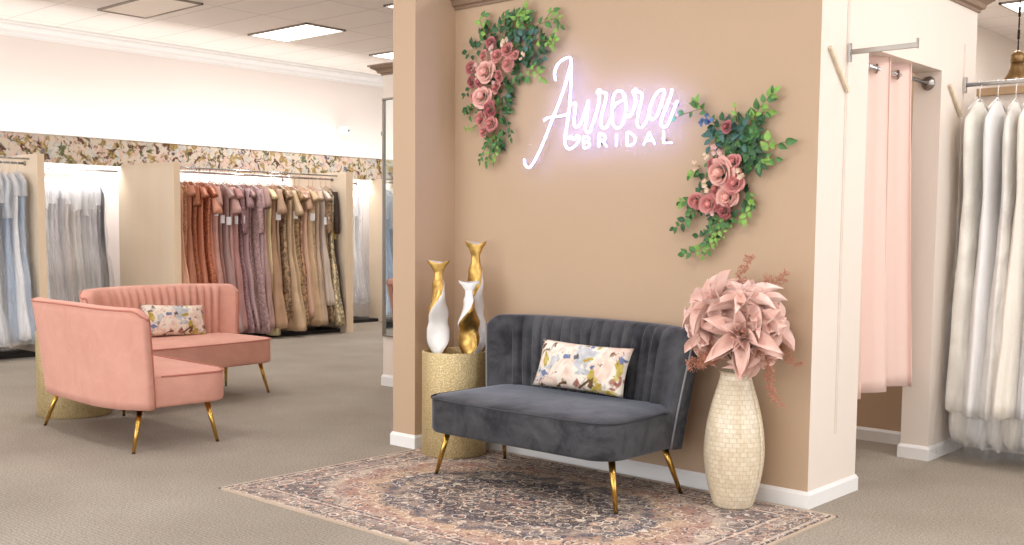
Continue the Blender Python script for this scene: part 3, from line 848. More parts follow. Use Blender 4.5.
la = loveseat('blush pink velvet loveseat in front, seen from behind, with gold legs', (-4.345, -1.365, 0), PI-0.045, M_pink, M_pinkpipe)
lb = loveseat('blush pink velvet loveseat farther back, facing right with a cushion', (-5.47, -0.245, 0), PI/2+0.07, M_pink, M_pinkpipe)

la.scale = (1.05, 1.0, 1.025); lb.scale = (1.0, 1.0, 1.03)
def cushion(label, loc, rot, w_, h_, th, seed):
    m = MB(); nn = 18
    def fn(sgn):
        def g(a, b):
            x = (a-.5)*2; y = (b-.5)*2
            e = (1-abs(x)**2.6)*(1-abs(y)**2.4)
            pin = 1-0.07*(1-abs(x)**2)*(abs(y)**3); pin2 = 1-0.05*(1-abs(y)**2)*(abs(x)**3)
            nz_ = 0.008*noise.noise(Vector((x*2.5, y*2.5, seed+sgn)))
            return Vector((x*w_/2*pin2, sgn*(th/2*max(0, e)**0.55+nz_*max(0, e)), y*h_/2*pin))
        return g
    m.grid(fn(1), nn, nn); m.grid(fn(-1), nn, nn)
    o = m.build('cushion', M_cush); o.location = loc; o.rotation_euler = rot
    tag(o, label, 'cushion')
    bm = bmesh.new(); bm.from_mesh(o.data); bmesh.ops.remove_doubles(bm, verts=bm.verts, dist=0.0012); bmesh.ops.recalc_face_normals(bm, faces=bm.faces); bm.to_mesh(o.data); bm.free()
    return o
c1 = cushion('floral print lumbar cushion leaning on the grey loveseat', (-1.195, -0.355, 0.652), (-0.34, 0.015, 0.02), 0.63, 0.275, 0.12, 3)
c2 = cushion('floral print lumbar cushion on the farther pink loveseat', (-5.68, -0.20, 0.63), (0, 0, 0), 0.58, 0.28, 0.12, 9)
c2.rotation_euler = (Matrix.Rotation(PI/2, 4, 'Z') @ Matrix.Rotation(-0.36, 4, 'X') @ Matrix.Rotation(0.06, 4, 'Y')).to_euler()

# ------------------------------------------------------------------ gold drum tables and twisted sculptures
def drum(label, loc, r, h):
    t = thing('drum_planter', label, 'planter', loc)
    MB().lathe([(r*.97, 0), (r, 0.008), (r, h-0.008), (r-.004, h), (r-.012, h), (r-.014, h-.004), (r-.014, h-.045)], seg=64, cap1=False).build('drum', M_hammer, t)
    MB().lathe([(r-.0145, h-.052), (r-.0145, h-.045)], seg=48).build('tray', plain('gold_tray', (176, 146, 88), 0.4, 0.8), t)
    return t
DR = (-2.262, -0.285)
drum('hammered gold drum holding three twisted sculptures beside the grey loveseat', (DR[0], DR[1], 0.008), 0.203, 0.648)
drum('hammered gold drum stool behind the front pink loveseat', (-5.36, -1.24, 0), 0.262, 0.636)

def sculpture(label, loc, h, a0, prof, ph, turns, topw):
    t = thing('twisted_sculpture', label, 'sculpture', loc)
    nz = 48; nk = 28
    whole = []
    for i in range(nz+1):
        u = i/nz; z = u*h
        R_ = lerp_table(prof, u)*a0
        b = R_*0.52 if u < .86 else R_*(0.52-0.34*(u-.86)/.14)
        tw = ph+turns*2*PI*min(u, .92)
        ring = []
        for k in range(nk):
            q = 2*PI*k/nk
            x = R_*math.copysign(abs(math.cos(q))**0.85, math.cos(q)); y = b*math.sin(q)
            zz = z+(0.05*h*0.8*(abs(math.cos(q))-0.55) if u > .985 else 0)
            ring.append(Vector((x*math.cos(tw)-y*math.sin(tw), x*math.sin(tw)+y*math.cos(tw), zz)))
        whole.append(ring)
    half = nk//2
    A = MB(); B = MB()
    A.loft([[r[k] for k in range(0, half+1)] for r in whole], closed=False)
    B.loft([[r[k % nk] for k in range(half, nk+1)] for r in whole], closed=False)
    A.add(whole[0], [tuple(range(nk))]); A.add(whole[-1], [tuple(range(nk))])
    A.build('white_band', M_whitegloss, t)
    B.build('gold_band', M_goldleaf, t)
prof = [(0, .72), (.14, .95), (.27, .82), (.36, .72), (.50, 1.0), (.60, .98), (.74, .62), (.83, .34), (.88, .30), (.94, .5), (1.0, .82)]
sculpture('medium white and gold twisted sculpture, leftmost on the gold drum', (DR[0]-.095, DR[1]-.05, 0.611), 0.60, 0.088, prof, 2.44, 0.8, 1)
sculpture('tallest white and gold twisted sculpture, rearmost on the gold drum', (DR[0]+.055, DR[1]+.13, 0.611), 0.72, 0.086, prof, 2.7, 0.8, 1)
sculpture('shortest gold and white twisted sculpture, in front on the gold drum', (DR[0]+.125, DR[1]+.0, 0.611), 0.48, 0.084, prof, 5.4, 0.8, 1)

# ------------------------------------------------------------------ vase with silk flowers
VX, VY = -0.300, -0.225
def vase():
    t = thing('floor_vase', 'tall cream shell mosaic floor vase at the right end of the rug', 'vase', (VX, VY, 0.008))
    prof = [(0.085, 0), (0.100, 0.006), (0.118, 0.06), (0.138, 0.14), (0.150, 0.22), (0.154, 0.29), (0.149, 0.37), (0.137, 0.45), (0.118, 0.53), (0.098, 0.60), (0.082, 0.655), (0.078, 0.68), (0.080, 0.692)]
    P = smooth_path([(r, 0, z) for r, z in prof], 4); seg = 56
    me = bpy.data.meshes.new('body'); vs = []; fs = []; uvs = []
    n_ = len(P)
    for i, p in enumerate(P):
        for k in range(seg+1):
            a = 2*PI*k/seg; vs.append((p.x*math.cos(a), p.x*math.sin(a), p.z))
    for i in range(n_-1):
        for k in range(seg):
            fs.append((i*(seg+1)+k, i*(seg+1)+k+1, (i+1)*(seg+1)+k+1, (i+1)*(seg+1)+k))
            for (ii, kk) in ((i, k), (i, k+1), (i+1, k+1), (i+1, k)): uvs.append((kk/seg, P[ii].z/0.70))
    me.from_pydata(vs, [], fs); ul = me.uv_layers.new(name='UVMap')
    for i, uv in enumerate(uvs): ul.data[i].uv = uv
    me.polygons.foreach_set('use_smooth', [True]*len(fs)); me.materials.append(M_capiz); me.update()
    o = bpy.data.objects.new('body', me); COL.objects.link(o); o.parent = t
    d = o.modifiers.new('solid', 'SOLIDIFY'); d.thickness = 0.006; d.offset = -1
    MB().lathe([(0.084, 0.0005), (0.084, 0.004)], seg=40).build('base', M_capiz, t)
    MB().lathe([(0.0815, 0.688), (0.084, 0.691), (0.081, 0.696), (0.074, 0.693)], seg=40, cap0=False, cap1=False).build('rim', plain('vase_rim', (205, 184, 150), 0.4), t)
vase()

def petal_mat(name, c, c2):
    m, nt, b = new_mat(name)
    v = coords(nt)
    n = noise_n(nt, v, 22, 3)
    nt.links.new(ramp(nt, n.outputs[0], [(0.3, c), (0.7, c2)]), b.inputs['Base Color'])
    b.inputs['Roughness'].default_value = 0.6; b.inputs['Sheen Weight'].default_value = 0.2
    return m
M_petal = petal_mat('dusty_pink_silk', (234, 194, 181), (247, 216, 204))
M_petal2 = petal_mat('pale_pink_silk', (240, 202, 190), (250, 226, 217))
M_twig = plain('coral_twig', (196, 136, 110), 0.6)

def petal(mb, M, L, W_, curl, cup, tip=1.0, nu=6, nv=9, base=0.16, droop=0.0):
    def fn(a, b):
        x = (a-.5)*2
        w_ = W_*(base+(1-base)*math.sin(PI*min(1, b*0.92)**0.8))*(1 if b < .75 else (1-((b-.75)/.25)**2.0*tip))
        cu = curl if abs(curl) > .01 else .01
        y = L*math.sin(b*cu)/cu
        z = L*(1-math.cos(b*cu))/cu
        z += cup*x*x*w_*1.2 - droop*max(0, b-.6)**2*L*2 - 0.05*W_*math.cos(x*PI)*math.sin(PI*b)
        return M @ Vector((x*w_*0.5, y, z))
    mb.grid(fn, nu, nv)
def orient(pos, d, roll=0.0):
    q = Vector(d).normalized().to_track_quat('Z', 'Y')
    return Matrix.Translation(pos) @ q.to_matrix().to_4x4() @ Matrix.Rotation(roll, 4, 'Z')
def bloom(parent, pos, d, R_, seed, name='bloom', outer=9, mat=None, open_=1.0):
    rnd = random.Random(seed)
    M0 = orient(Vector(pos), d, rnd.random()*6)
    mb = MB()
    for (cnt, elev, L, W_, curl, droop) in ((outer-2, 0.06, 1.0, 0.34, 0.40, .35), (6, 0.42, 0.95, 0.33, 0.45, .3), (5, 0.90, 0.66, 0.27, -0.3, .0), (2, 1.25, 0.45, 0.20, -.25, 0)):
        off = rnd.random()*6
        for k in range(cnt):
            a = off+2*PI*k/cnt+rnd.uniform(-.13, .13); el = elev*open_+rnd.uniform(-.12, .12)
            M = M0 @ Matrix.Rotation(a, 4, 'Z') @ Matrix.Translation((0, 0.012, 0.0)) @ Matrix.Rotation(el, 4, 'X')
            petal(mb, M, R_*L*rnd.uniform(.88, 1.08), R_*W_*rnd.uniform(.9, 1.15), curl*rnd.choice([1, -1.2, -.6]) if elev < .5 else curl, 0.55, 0.95, droop=droop)
    o = mb.build(name, mat or M_petal, parent)
    c = MB()
    for k in range(14):
        a = rnd.random()*6.28; rr = rnd.uniform(0, .028)
        p = Vector((rr*math.cos(a), rr*math.sin(a), 0.02)); c.tube([M0 @ p, M0 @ (p+Vector((rr*.4*math.cos(a), rr*.4*math.sin(a), R_*.22)))], [0.0018, 0.0032], 5)
    c.build('stamens', M_twig, o)
    return o
t = thing('silk_flower_bouquet', 'large dusty pink silk flowers with coral twigs in the mosaic floor vase', 'flowers', (VX, VY, 0.70))
tc = (CAM-Vector((VX, VY, 1.0))); tc.z = 0; tc.normalize()
sd = Vector((tc.y, -tc.x, 0))*-1            # image right
if sd.dot(rt) < 0: sd = -sd
def loc3(r_, z_, f_): return sd*r_*1.06+Vector((0, 0, z_-0.70+0.045))+tc*(f_+0.015)
bloom(t, loc3(0.02, 0.86, .13), tc+Vector((0, 0, .35))+sd*.05, 0.225, 1, outer=9)
bloom(t, loc3(-0.10, 0.99, .02), Vector((0, 0, .7))-sd*.75+tc*.45, 0.215, 2)
bloom(t, loc3(0.035, 1.00, .07), Vector((0, 0, 1.0))+tc*.5, 0.20, 3, outer=7, mat=M_petal2, open_=1.35)
bloom(t, loc3(0.13, 0.90, .03), sd*.9+tc*.55+Vector((0, 0, .3)), 0.195, 4, mat=M_petal2)
bloom(t, loc3(-0.13, 0.86, .02), -sd*.8+tc*.5-Vector((0, 0, .2)), 0.18, 6)
bloom(t, loc3(0.08, 0.80, .10), sd*.5+tc*.7-Vector((0, 0, .45)), 0.175, 7)
bloom(t, loc3(0.0, 0.98, -.05), -tc*.25+Vector((0, 0, 1)), 0.15, 8)
st = MB()
for (r_, z_, f_) in ((0.02, .86, .13), (-.10, .99, .02), (.035, 1.0, .07), (.13, .90, .03), (-.13, .86, .02), (.08, .80, .10), (0, .97, -.10)):
    st.tube(smooth_path([(0.0, 0, -0.25), (0, 0, 0.0), loc3(r_*.6, .70+(z_-.70)*.6, f_*.5), loc3(r_, z_, f_)], 4), 0.0045, 6)
st.build('stems', plain('brown_stem', (116, 86, 62), 0.7), t)
def spray(parent, p0, d, L, seed, n_=60, spread=0.035):
    rnd = random.Random(seed); mb = MB(); p0 = Vector(p0); d = Vector(d).normalized()
    side = d.orthogonal().normalized(); up_ = d.cross(side)
    pts = [p0+d*L*i/8+side*0.02*math.sin(i*.9+seed)+Vector((0, 0, -.02))*(i/8)**2 for i in range(9)]
    mb.tube(pts, [0.003*(1-i/10) for i in range(9)], 5)
    for k in range(n_):
        u = rnd.uniform(.15, 1.0); i = min(7, int(u*8)); q = pts[i].lerp(pts[i+1], u*8-i)
        a = rnd.random()*6.28; s_ = spread*(1-u*.5)*rnd.uniform(.5, 1.1)
        e = q+d*s_*.7+side*math.cos(a)*s_+up_*math.sin(a)*s_
        mb.tube([q, q.lerp(e, .6)+d*.004, e], 0.0011, 4)
        for _ in range(3):
            e2 = e+Vector((rnd.uniform(-1, 1), rnd.uniform(-1, 1), rnd.uniform(-1, 1)))*s_*.35
            mb.tube([q.lerp(e, .7), e2], 0.0008, 3); mb.ball(e2, 0.0030, 5, 4)
    mb.build('twig_spray', M_twig, parent)
spray(t, loc3(0.02, 1.02, 0), Vector((0, 0, 1))+sd*.05, 0.24, 1, 60, .04)
spray(t, loc3(0.08, 1.02, 0), Vector((0, 0, .7))+sd*.6, 0.22, 2, 60, .045)
spray(t, loc3(0.10, 0.80, .10), Vector((0, 0, -1))+sd*.40+tc*.3, 0.30, 3, 95, .036)
spray(t, loc3(-0.07, 0.80, .08), Vector((0, 0, -.55))-sd*.9+tc*.3, 0.19, 4, 90, .05)
spray(t, loc3(-0.05, 0.78, .10), Vector((0, 0, -.4))-sd*.8+tc*.5, 0.15, 5, 90, .045)
spray(t, loc3(0.16, 0.80, .02), Vector((0, 0, -.5))+sd*.9, 0.16, 6, 50, .04)

# ------------------------------------------------------------------ wall flower swags
M_leafd = plain('dark_leaf', (44, 84, 50), 0.5, var=.25, vscale=20)
M_leafm = plain('mid_leaf', (74, 122, 62), 0.5, var=.2, vscale=20)
M_leafl = plain('bright_leaf', (128, 172, 78), 0.5, var=.15, vscale=20)
M_leafb = plain('eucalyptus_leaf', (66, 106, 98), 0.55, var=.15, vscale=20)
M_stem = plain('vine_stem', (132, 116, 74), 0.6)
rose_cols = {'l': petal_mat('light_rose', (232, 170, 158), (246, 200, 188)), 'm': petal_mat('dusty_rose', (204, 124, 122), (226, 156, 150)),
             'd': petal_mat('deep_rose', (168, 86, 92), (192, 112, 114)), 'c': petal_mat('cream_blossom', (236, 208, 180), (246, 228, 208)), 'b': petal_mat('blue_blossom', (88, 120, 176), (120, 150, 198)),
             'p': petal_mat('pale_blossom', (228, 188, 182), (244, 216, 208))}
def rose(parent, pos, R_, col, seed, d=(0, -1, 0)):
    rnd = random.Random(seed)
    dd = Vector(d)+Vector((rnd.uniform(-.3, .3), 0, rnd.uniform(-.25, .3)))
    M0 = orient(Vector(pos), dd, rnd.random()*6); mb = MB()
    n_ = 20
    for k in range(n_):
        u = k/(n_-1)                         # 0 = heart, 1 = outermost
        a = k*2.4; rr = R_*(0.06+0.52*u); hgt = R_*(0.62-0.30*u); el = 1.38-0.75*u**1.3
        span = 1.9-0.5*u
        def fn(s_, v_, a=a, rr=rr, hgt=hgt, el=el, u=u, span=span):
            th = a+(s_-.5)*span
            edge = 1-abs(s_-.5)*2
            lift = hgt*v_*(0.72+0.28*edge**.5)
            rad = rr+lift*math.cos(el)+0.16*R_*u*max(0, v_-.65)*2.4
            z = lift*math.sin(el)-0.22*R_*u-(0.13*R_*u)*max(0, v_-.7)*2.5+R_*.1
            return M0 @ Vector((rad*math.cos(th), rad*math.sin(th), z))
        mb.grid(fn, 6, 4)
    mb.ball(M0 @ Vector((0, 0, R_*.30)), R_*.26, 8, 6)
    return mb.build('rose', rose_cols[col], parent)
def blossom(parent, pos, R_, col, seed):
    rnd = random.Random(seed); mb = MB()
    for j in range(3):
        p = Vector(pos)+Vector((rnd.uniform(-.8, .8)*R_, rnd.uniform(-.3, .1)*R_, rnd.uniform(-.8, .8)*R_))
        M0 = orient(p, (rnd.uniform(-.3, .3), -1, rnd.uniform(-.3, .3)), rnd.random()*6)
        for k in range(5):
            petal(mb, M0 @ Matrix.Rotation(k*2*PI/5, 4, 'Z') @ Matrix.Rotation(.35, 4, 'X'), R_*.62, R_*.5, .3, .3, nu=4, nv=4, base=.3)
    o = mb.build('blossom', rose_cols[col], parent)
def leaf(mb, pos, d, nrm, L, W_, rnd):
    d = Vector(d).normalized(); n_ = Vector(nrm); n_ = (n_-d*n_.dot(d)).normalized(); s_ = d.cross(n_)
    cr = rnd.uniform(.1, .5)
    def fn(a, b):
        x = (a-.5)*2; w_ = W_*math.sin(PI*min(1, max(0, b))**0.72)*.5
        return Vector(pos)+d*L*b+s_*x*w_+n_*(abs(x)*w_*cr-b*b*L*.18)
    mb.grid(fn, 4, 5)
Yw = -0.005
PXM = 1074/6.3        # rough px per metre on the accent wall
def swag(label, name, roses, blossoms, leafspots, vines, seed):
    rnd = random.Random(seed)
    cen = at(roses[0][0], roses[0][1], Yw)
    t = thing(name, label, 'flower arrangement', cen)
    def q(x, y, off=0.0): return at(x, y, Yw-off)-cen
    for i, (x, y, r, c) in enumerate(roses):
        rose(t, q(x, y, 0.055+rnd.uniform(0, .02)+r*.001), r*1.3/PXM, c, seed*100+i)
    for i, (x, y, r, c) in enumerate(blossoms): blossom(t, q(x, y, 0.075), r/PXM, c, seed*200+i)
    sets = {k: MB() for k in 'dmlb'}
    for (x, y, rad, cnt, kinds, L) in leafspots:
        rad *= .85; L *= .78
        for _ in range(int(cnt*.8)):
            a = rnd.random()*6.28; rr = rad*math.sqrt(rnd.random())
            p = q(x+rr*math.cos(a), y+rr*math.sin(a)*1.1, rnd.uniform(.012, .05))
            a2 = a+rnd.uniform(-1, 1)
            dd = Vector((math.cos(a2), -rnd.uniform(-.1, .5), -math.sin(a2)))
            LL = L/PXM*rnd.uniform(.75, 1.25)
            leaf(sets[rnd.choice(kinds)], p, dd, (rnd.uniform(-.4, .4), -1, rnd.uniform(-.4, .4)), LL, LL*.62, rnd)
    st = MB()
    for (pts, kinds, L, dens) in vines:
        P = smooth_path([q(px_, py_, .02+0.03*(i > 0)) for i, (px_, py_) in enumerate(pts)], 6)
        st.tube(P, 0.0022, 5)
        n_ = max(2, int(dens))
        for k in range(n_):
            u = (k+.7)/n_*(len(P)-1); i = min(len(P)-2, int(u)); p = P[i].lerp(P[i+1], min(1, u-i)); tg = (P[i+1]-P[i]).normalized()
            side = Vector((-tg.z, 0, tg.x))*(1 if k % 2 else -1)
            dd = tg*.7+side*rnd.uniform(.5, 1.1)+Vector((0, rnd.uniform(-.4, .1), 0))
            if k == n_-1: dd = tg
            LL = L/PXM*rnd.uniform(.8, 1.2)
            leaf(sets[rnd.choice(kinds)], p, dd, (rnd.uniform(-.3, .3), -1, rnd.uniform(-.3, .3)), LL, LL*.6, rnd)
    for g in (st, *sets.values()):
        for v_ in g.v: v_.y = min(v_.y, -0.003-cen.y)
    st.build('vine_stems', M_stem, t)
    for k, nm, mm in (('d', 'dark_foliage', M_leafd), ('m', 'green_foliage', M_leafm), ('l', 'bright_foliage', M_leafl), ('b', 'blue_green_foliage', M_leafb)):
        if sets[k].v: sets[k].build(nm, mm, t)
swag('curved wall spray of pink roses and ivy above left of the neon sign', 'rose_swag',
     [(482, 97, 11, 'l'), (486, 72, 11, 'l'), (490, 109, 8, 'd'), (481, 119, 8, 'm'), (491, 124, 7.5, 'm'), (484, 132, 6, 'm'), (491, 43, 6, 'd'), (507, 50, 7, 'm'), (508, 64, 7, 'm'),
      (497, 56, 7, 'm'), (471, 68, 6.5, 'd'), (472, 82, 6.5, 'd'), (484, 56, 6, 'm'), (499, 76, 6, 'm'), (480, 82, 6, 'd'), (496, 88, 6, 'm'), (474, 97, 5, 'm'), (515, 55, 4.5, 'm')],
     [(491, 49, 6, 'p'), (477, 68, 6, 'p'), (495, 84, 5, 'p'), (505, 44, 6.5, 'c'), (523, 54, 4, 'c'), (521, 59, 3, 'c'), (478, 76, 4, 'c')],
     [(500, 35, 20, 50, 'ddm', 11), (520, 30, 18, 48, 'ddmm', 11), (533, 43, 13, 34, 'ddb', 11), (520, 46, 13, 30, 'bbd', 12), (522, 70, 11, 32, 'ddm', 11), (505, 92, 11, 26, 'bddm', 12), (500, 112, 10, 30, 'dmm', 10),
      (494, 140, 11, 40, 'dmm', 9), (474, 50, 8, 14, 'dd', 10), (484, 36, 8, 12, 'dd', 10), (471, 112, 5, 12, 'dm', 8), (538, 56, 7, 10, 'bd', 10), (485, 80, 14, 20, 'd', 10), (488, 115, 10, 16, 'd', 10)],
     [([(490, 45), (484, 30), (480, 20), (485, 16)], 'mll', 8, 7), ([(500, 35), (502, 22), (506, 14)], 'mm', 8, 6), ([(515, 32), (524, 20), (526, 9)], 'mml', 9, 9), ([(520, 25), (516, 15), (530, 12)], 'ml', 8, 6),
      ([(530, 28), (545, 22), (556, 19), (561, 25)], 'ml', 9, 8), ([(545, 20), (550, 13), (553, 11)], 'ml', 8, 4), ([(535, 42), (548, 40), (555, 38), (554, 46)], 'mll', 7, 8), ([(540, 50), (550, 44), (555, 33)], 'l', 6, 6),
      ([(525, 70), (535, 71), (543, 79)], 'l', 8, 6), ([(530, 68), (536, 66), (541, 67)], 'lm', 6, 4), ([(495, 130), (490, 150), (487, 164)], 'lml', 6, 12), ([(498, 135), (496, 150), (494, 162)], 'llm', 6, 10),
      ([(492, 140), (483, 152), (480, 162)], 'mm', 6, 8), ([(478, 125), (470, 129), (465, 128)], 'l', 5, 5), ([(476, 70), (469, 90), (464, 97)], 'md', 6, 6), ([(478, 105), (468, 110), (465, 111)], 'md', 7, 5), ([(505, 120), (510, 128), (511, 138)], 'md', 7, 6)], 5)
swag('diagonal wall spray of pink roses and ivy at lower right of the neon sign', 'rose_swag',
     [(721, 172, 13, 'l'), (727, 197, 9.5, 'l'), (734, 184, 8.5, 'm'), (724, 209, 8, 'd'), (709, 204, 8.5, 'm'), (696, 201, 7, 'm'), (733, 162, 7, 'm'), (727, 127, 5.5, 'd'), (716, 190, 6, 'm'), (714, 165, 6, 'd'), (737, 174, 5, 'm')],
     [(718, 151, 6.5, 'p'), (726, 157, 6, 'p'), (708, 186, 6, 'c'), (741, 173, 5.5, 'c'), (707, 155, 4, 'c'), (698, 165, 5, 'c'), (706, 122, 5, 'b'), (711, 118, 5, 'b'), (703, 124, 4, 'b'), (710, 213, 4, 'p')],
     [(735, 135, 15, 46, 'ddmb', 12), (722, 132, 12, 26, 'bdb', 12), (750, 125, 10, 28, 'dmd', 11), (745, 150, 14, 46, 'ddmm', 12), (757, 162, 9, 24, 'ddm', 11), (712, 140, 9, 16, 'bb', 10), (704, 170, 8, 14, 'md', 9),
      (742, 200, 10, 24, 'mmd', 10), (722, 218, 12, 28, 'dmm', 10), (702, 192, 9, 14, 'dd', 9), (697, 212, 8, 16, 'mdm', 9), (722, 172, 18, 26, 'd', 11), (712, 200, 14, 18, 'd', 10), (755, 140, 7, 10, 'mm', 10), (711, 232, 6, 12, 'md', 8)],
     [([(750, 125), (758, 110), (768, 98), (774, 92)], 'lmml', 9, 11), ([(757, 115), (764, 112), (768, 112)], 'ml', 8, 4), ([(740, 130), (737, 116), (735, 107)], 'ml', 6, 3), ([(755, 160), (770, 152), (778, 144), (786, 142)], 'lm', 11, 4), ([(760, 160), (768, 152), (768, 140)], 'l', 10, 3),
      ([(755, 158), (768, 158), (776, 159)], 'm', 7, 4), ([(716, 126), (704, 110), (690, 112), (675, 118)], 'lmm', 8, 6), ([(704, 112), (698, 104), (695, 101)], 'lm', 9, 5), ([(700, 165), (693, 172), (690, 176)], 'ml', 6, 6),
      ([(700, 205), (690, 215), (682, 224), (674, 228)], 'mdm', 9, 9), ([(692, 200), (684, 202), (681, 203)], 'lm', 8, 5), ([(718, 220), (710, 238), (700, 250), (684, 254)], 'mml', 8, 14), ([(712, 228), (706, 236), (698, 236)], 'd', 9, 4),
      ([(725, 218), (718, 232), (712, 244), (704, 256)], 'lml', 7, 12), ([(735, 215), (725, 235), (714, 246)], 'l', 4, 7), ([(745, 200), (750, 205), (747, 215), (742, 220)], 'l', 8, 7), ([(748, 190), (752, 200)], 'ml', 7, 4)], 7)

# ------------------------------------------------------------------ neon sign
Ys = -0.055
A_ = lambda pts: [(520+x/4.19, 50+y/4.19) for x, y in pts]
B_ = lambda pts: [(570+x/6.817, 80+y/6.817) for x, y in pts]
sc_strokes = {
 'letter_a_capital': [A_([(152, 128), (148, 100), (158, 66), (185, 40), (214, 33), (213, 70), (185, 170), (150, 262), (110, 365), (75, 445), (45, 491), (26, 484), (21, 458)]),
                      A_([(216, 34), (216, 150), (208, 260), (196, 340), (190, 385), (204, 414), (226, 408), (245, 388), (252, 366), (240, 360), (228, 376), (216, 362), (205, 372)]),
                      A_([(104, 296), (122, 284), (170, 278), (208, 268)])],
 'letter_u': [B_([(24, 165), (44, 162), (36, 240), (32, 300), (52, 322), (82, 285), (108, 215), (132, 140)]), B_([(132, 140), (122, 230), (110, 310), (116, 352), (140, 352), (160, 300)])],
 'letter_r': [B_([(160, 300), (190, 200), (206, 115), (192, 84), (206, 66), (222, 84), (250, 90), (247, 140), (224, 230), (214, 300), (230, 326), (258, 316), (286, 255)])],
 'letter_o': [B_([(380, 110), (358, 78), (326, 78), (302, 110), (292, 190), (292, 280), (312, 322), (344, 324), (370, 284), (384, 210), (384, 140), (366, 100)]), B_([(300, 190), (325, 160), (365, 140)]), B_([(384, 235), (410, 250), (430, 220), (456, 140)])],
 'letter_r_second': [B_([(452, 140), (442, 100), (436, 76), (452, 62), (466, 82), (494, 90), (490, 150), (470, 230), (463, 300), (480, 324), (506, 312), (530, 268), (548, 215)])],
 'letter_a_small': [B_([(650, 72), (622, 70), (590, 100), (560, 160), (544, 220), (552, 262), (580, 264), (606, 220), (630, 150), (652, 78)]),
                    B_([(700, 62), (690, 110), (660, 190), (630, 262), (626, 306), (648, 322), (674, 300), (700, 236), (722, 180), (738, 142)])],
 'letter_b': [B_([(98, 388), (98, 460), (128, 458), (140, 442), (130, 424), (98, 424)]), B_([(98, 388), (124, 388), (134, 402), (124, 422)])],
 'letter_r_block': [B_([(203, 456), (203, 374), (230, 372), (246, 390), (234, 412), (203, 416)]), B_([(226, 414), (254, 454)])],
 'letter_i': [B_([(322, 368), (322, 450)])],
 'letter_d': [B_([(394, 448), (394, 364), (424, 366), (448, 392), (446, 424), (424, 444), (394, 448)])],
 'letter_a_block': [B_([(508, 442), (544, 356), (582, 438)]), B_([(522, 412), (570, 410)])],
 'letter_l': [B_([(644, 346), (644, 430), (698, 428)])]}
sc_ = at(610, 120, Ys)
t = thing('neon_sign', 'white neon lettering on clear acrylic reading Aurora Bridal on the tan wall', 'sign', sc_)
for nm, strokes in sc_strokes.items():
    block = nm in ('letter_b', 'letter_r_block', 'letter_i', 'letter_d', 'letter_a_block', 'letter_l')
    mb = MB(); hb = MB()
    for s_ in strokes:
        P = [at(x, y, Ys)-sc_ for x, y in s_]
        if nm not in ('letter_i', 'letter_a_block', 'letter_l'): P = smooth_path(P, 5)
        r_ = 0.0045 if block else 0.0054
        mb.tube([p+Vector((0, -0.008, 0)) for p in P], r_, 8)
        hb.tube([p+Vector((0, 0.002, 0)) for p in P], r_*0.9, 6)
    o = mb.build(nm, M_neon, t)
    hb.build('tube_housing', M_neon_side, o)
outl = [(520, 158), (541, 118), (546, 102), (540, 100), (548, 92), (549, 66), (562, 52), (580, 52), (584, 60), (584, 96), (598, 84), (612, 86), (628, 82), (645, 84), (660, 82), (678, 84), (686, 96), (683, 118), (680, 140), (684, 146), (640, 154), (590, 158), (570, 156), (562, 148), (560, 122), (540, 164), (528, 174), (520, 170)]
pp = [at(x, y, Ys)-sc_ for x, y in outl]
m = MB(); n_ = len(pp)
m.add([p+Vector((0, 0.008, 0)) for p in pp]+[p+Vector((0, 0.013, 0)) for p in pp], [tuple(range(n_)), tuple(range(n_, 2*n_))[::-1]]+[(i, (i+1) % n_, (i+1) % n_+n_, i+n_) for i in range(n_)], False)
m.build('acrylic_backing', M_acryl, t)
for x, y in ((611, 104), (673, 104), (597, 143), (661, 139)):
    p = at(x, y, Ys)-sc_
    MB().tube([p+Vector((0, -0.006+0.01, 0)), p+Vector((0, 0.0535, 0))], 0.006, 10).build('standoff', M_chrome, t)

# ------------------------------------------------------------------ fitting room doorway: rod and curtain
t = thing('curtain_rod', 'chrome rod across the fitting room doorway carrying the pink curtain', 'rod', (-0.078, 1.087, 2.325))
MB().tube([(0, -0.523, 0), (0, 0.523, 0)], 0.014, 14).build('rod', M_chrome, t)
for s in (-1, 1):
    MB().lathe([(0.040, 0), (0.042, 0.006), (0.034, 0.012), (0.022, 0.03), (0.016, 0.032)], seg=20, M=Matrix.Translation((0, s*0.524, 0)) @ Matrix.Rotation(PI/2*s, 4, 'X')).build('rod_flange', M_brushed, t)
t = thing('curtain', 'blush pink grommet curtain gathered at the left of the fitting room doorway', 'curtain', (-0.078, 0.60, 0.49))
M_curt = plain('blush_curtain_fabric', (238, 206, 194), 0.8, sheen=.12, bscale=300, bstr=.1)
M_curt.node_tree.nodes['Principled BSDF'].inputs['Subsurface Weight'].default_value = 0.0
def curt(a, b):
    z = 1.915*b                               # b = 0 at the hem
    s_ = a*5.0*PI
    w_ = 0.74+0.20*(1-b)**1.5
    yy = a*w_-0.02
    x = 0.058*math.copysign(abs(math.sin(s_+.6))**0.75, math.sin(s_+.6))+0.014*math.sin(2.3*s_+b*2)*(1-b)-.01
    y = yy+0.030*math.sin(2*(s_+.6))+0.01*(1-b)*math.sin(a*9+2)
    return Vector((x, y, z+(0.0 if b > .02 else 0.004*math.sin(a*20))))
m = MB().grid(curt, 140, 24)
o = m.build('panel', M_curt, t, solid=0.003)
def hem(a, b): 
    p = curt(a, b*0.035); return p+Vector((0.0022, 0, 0))
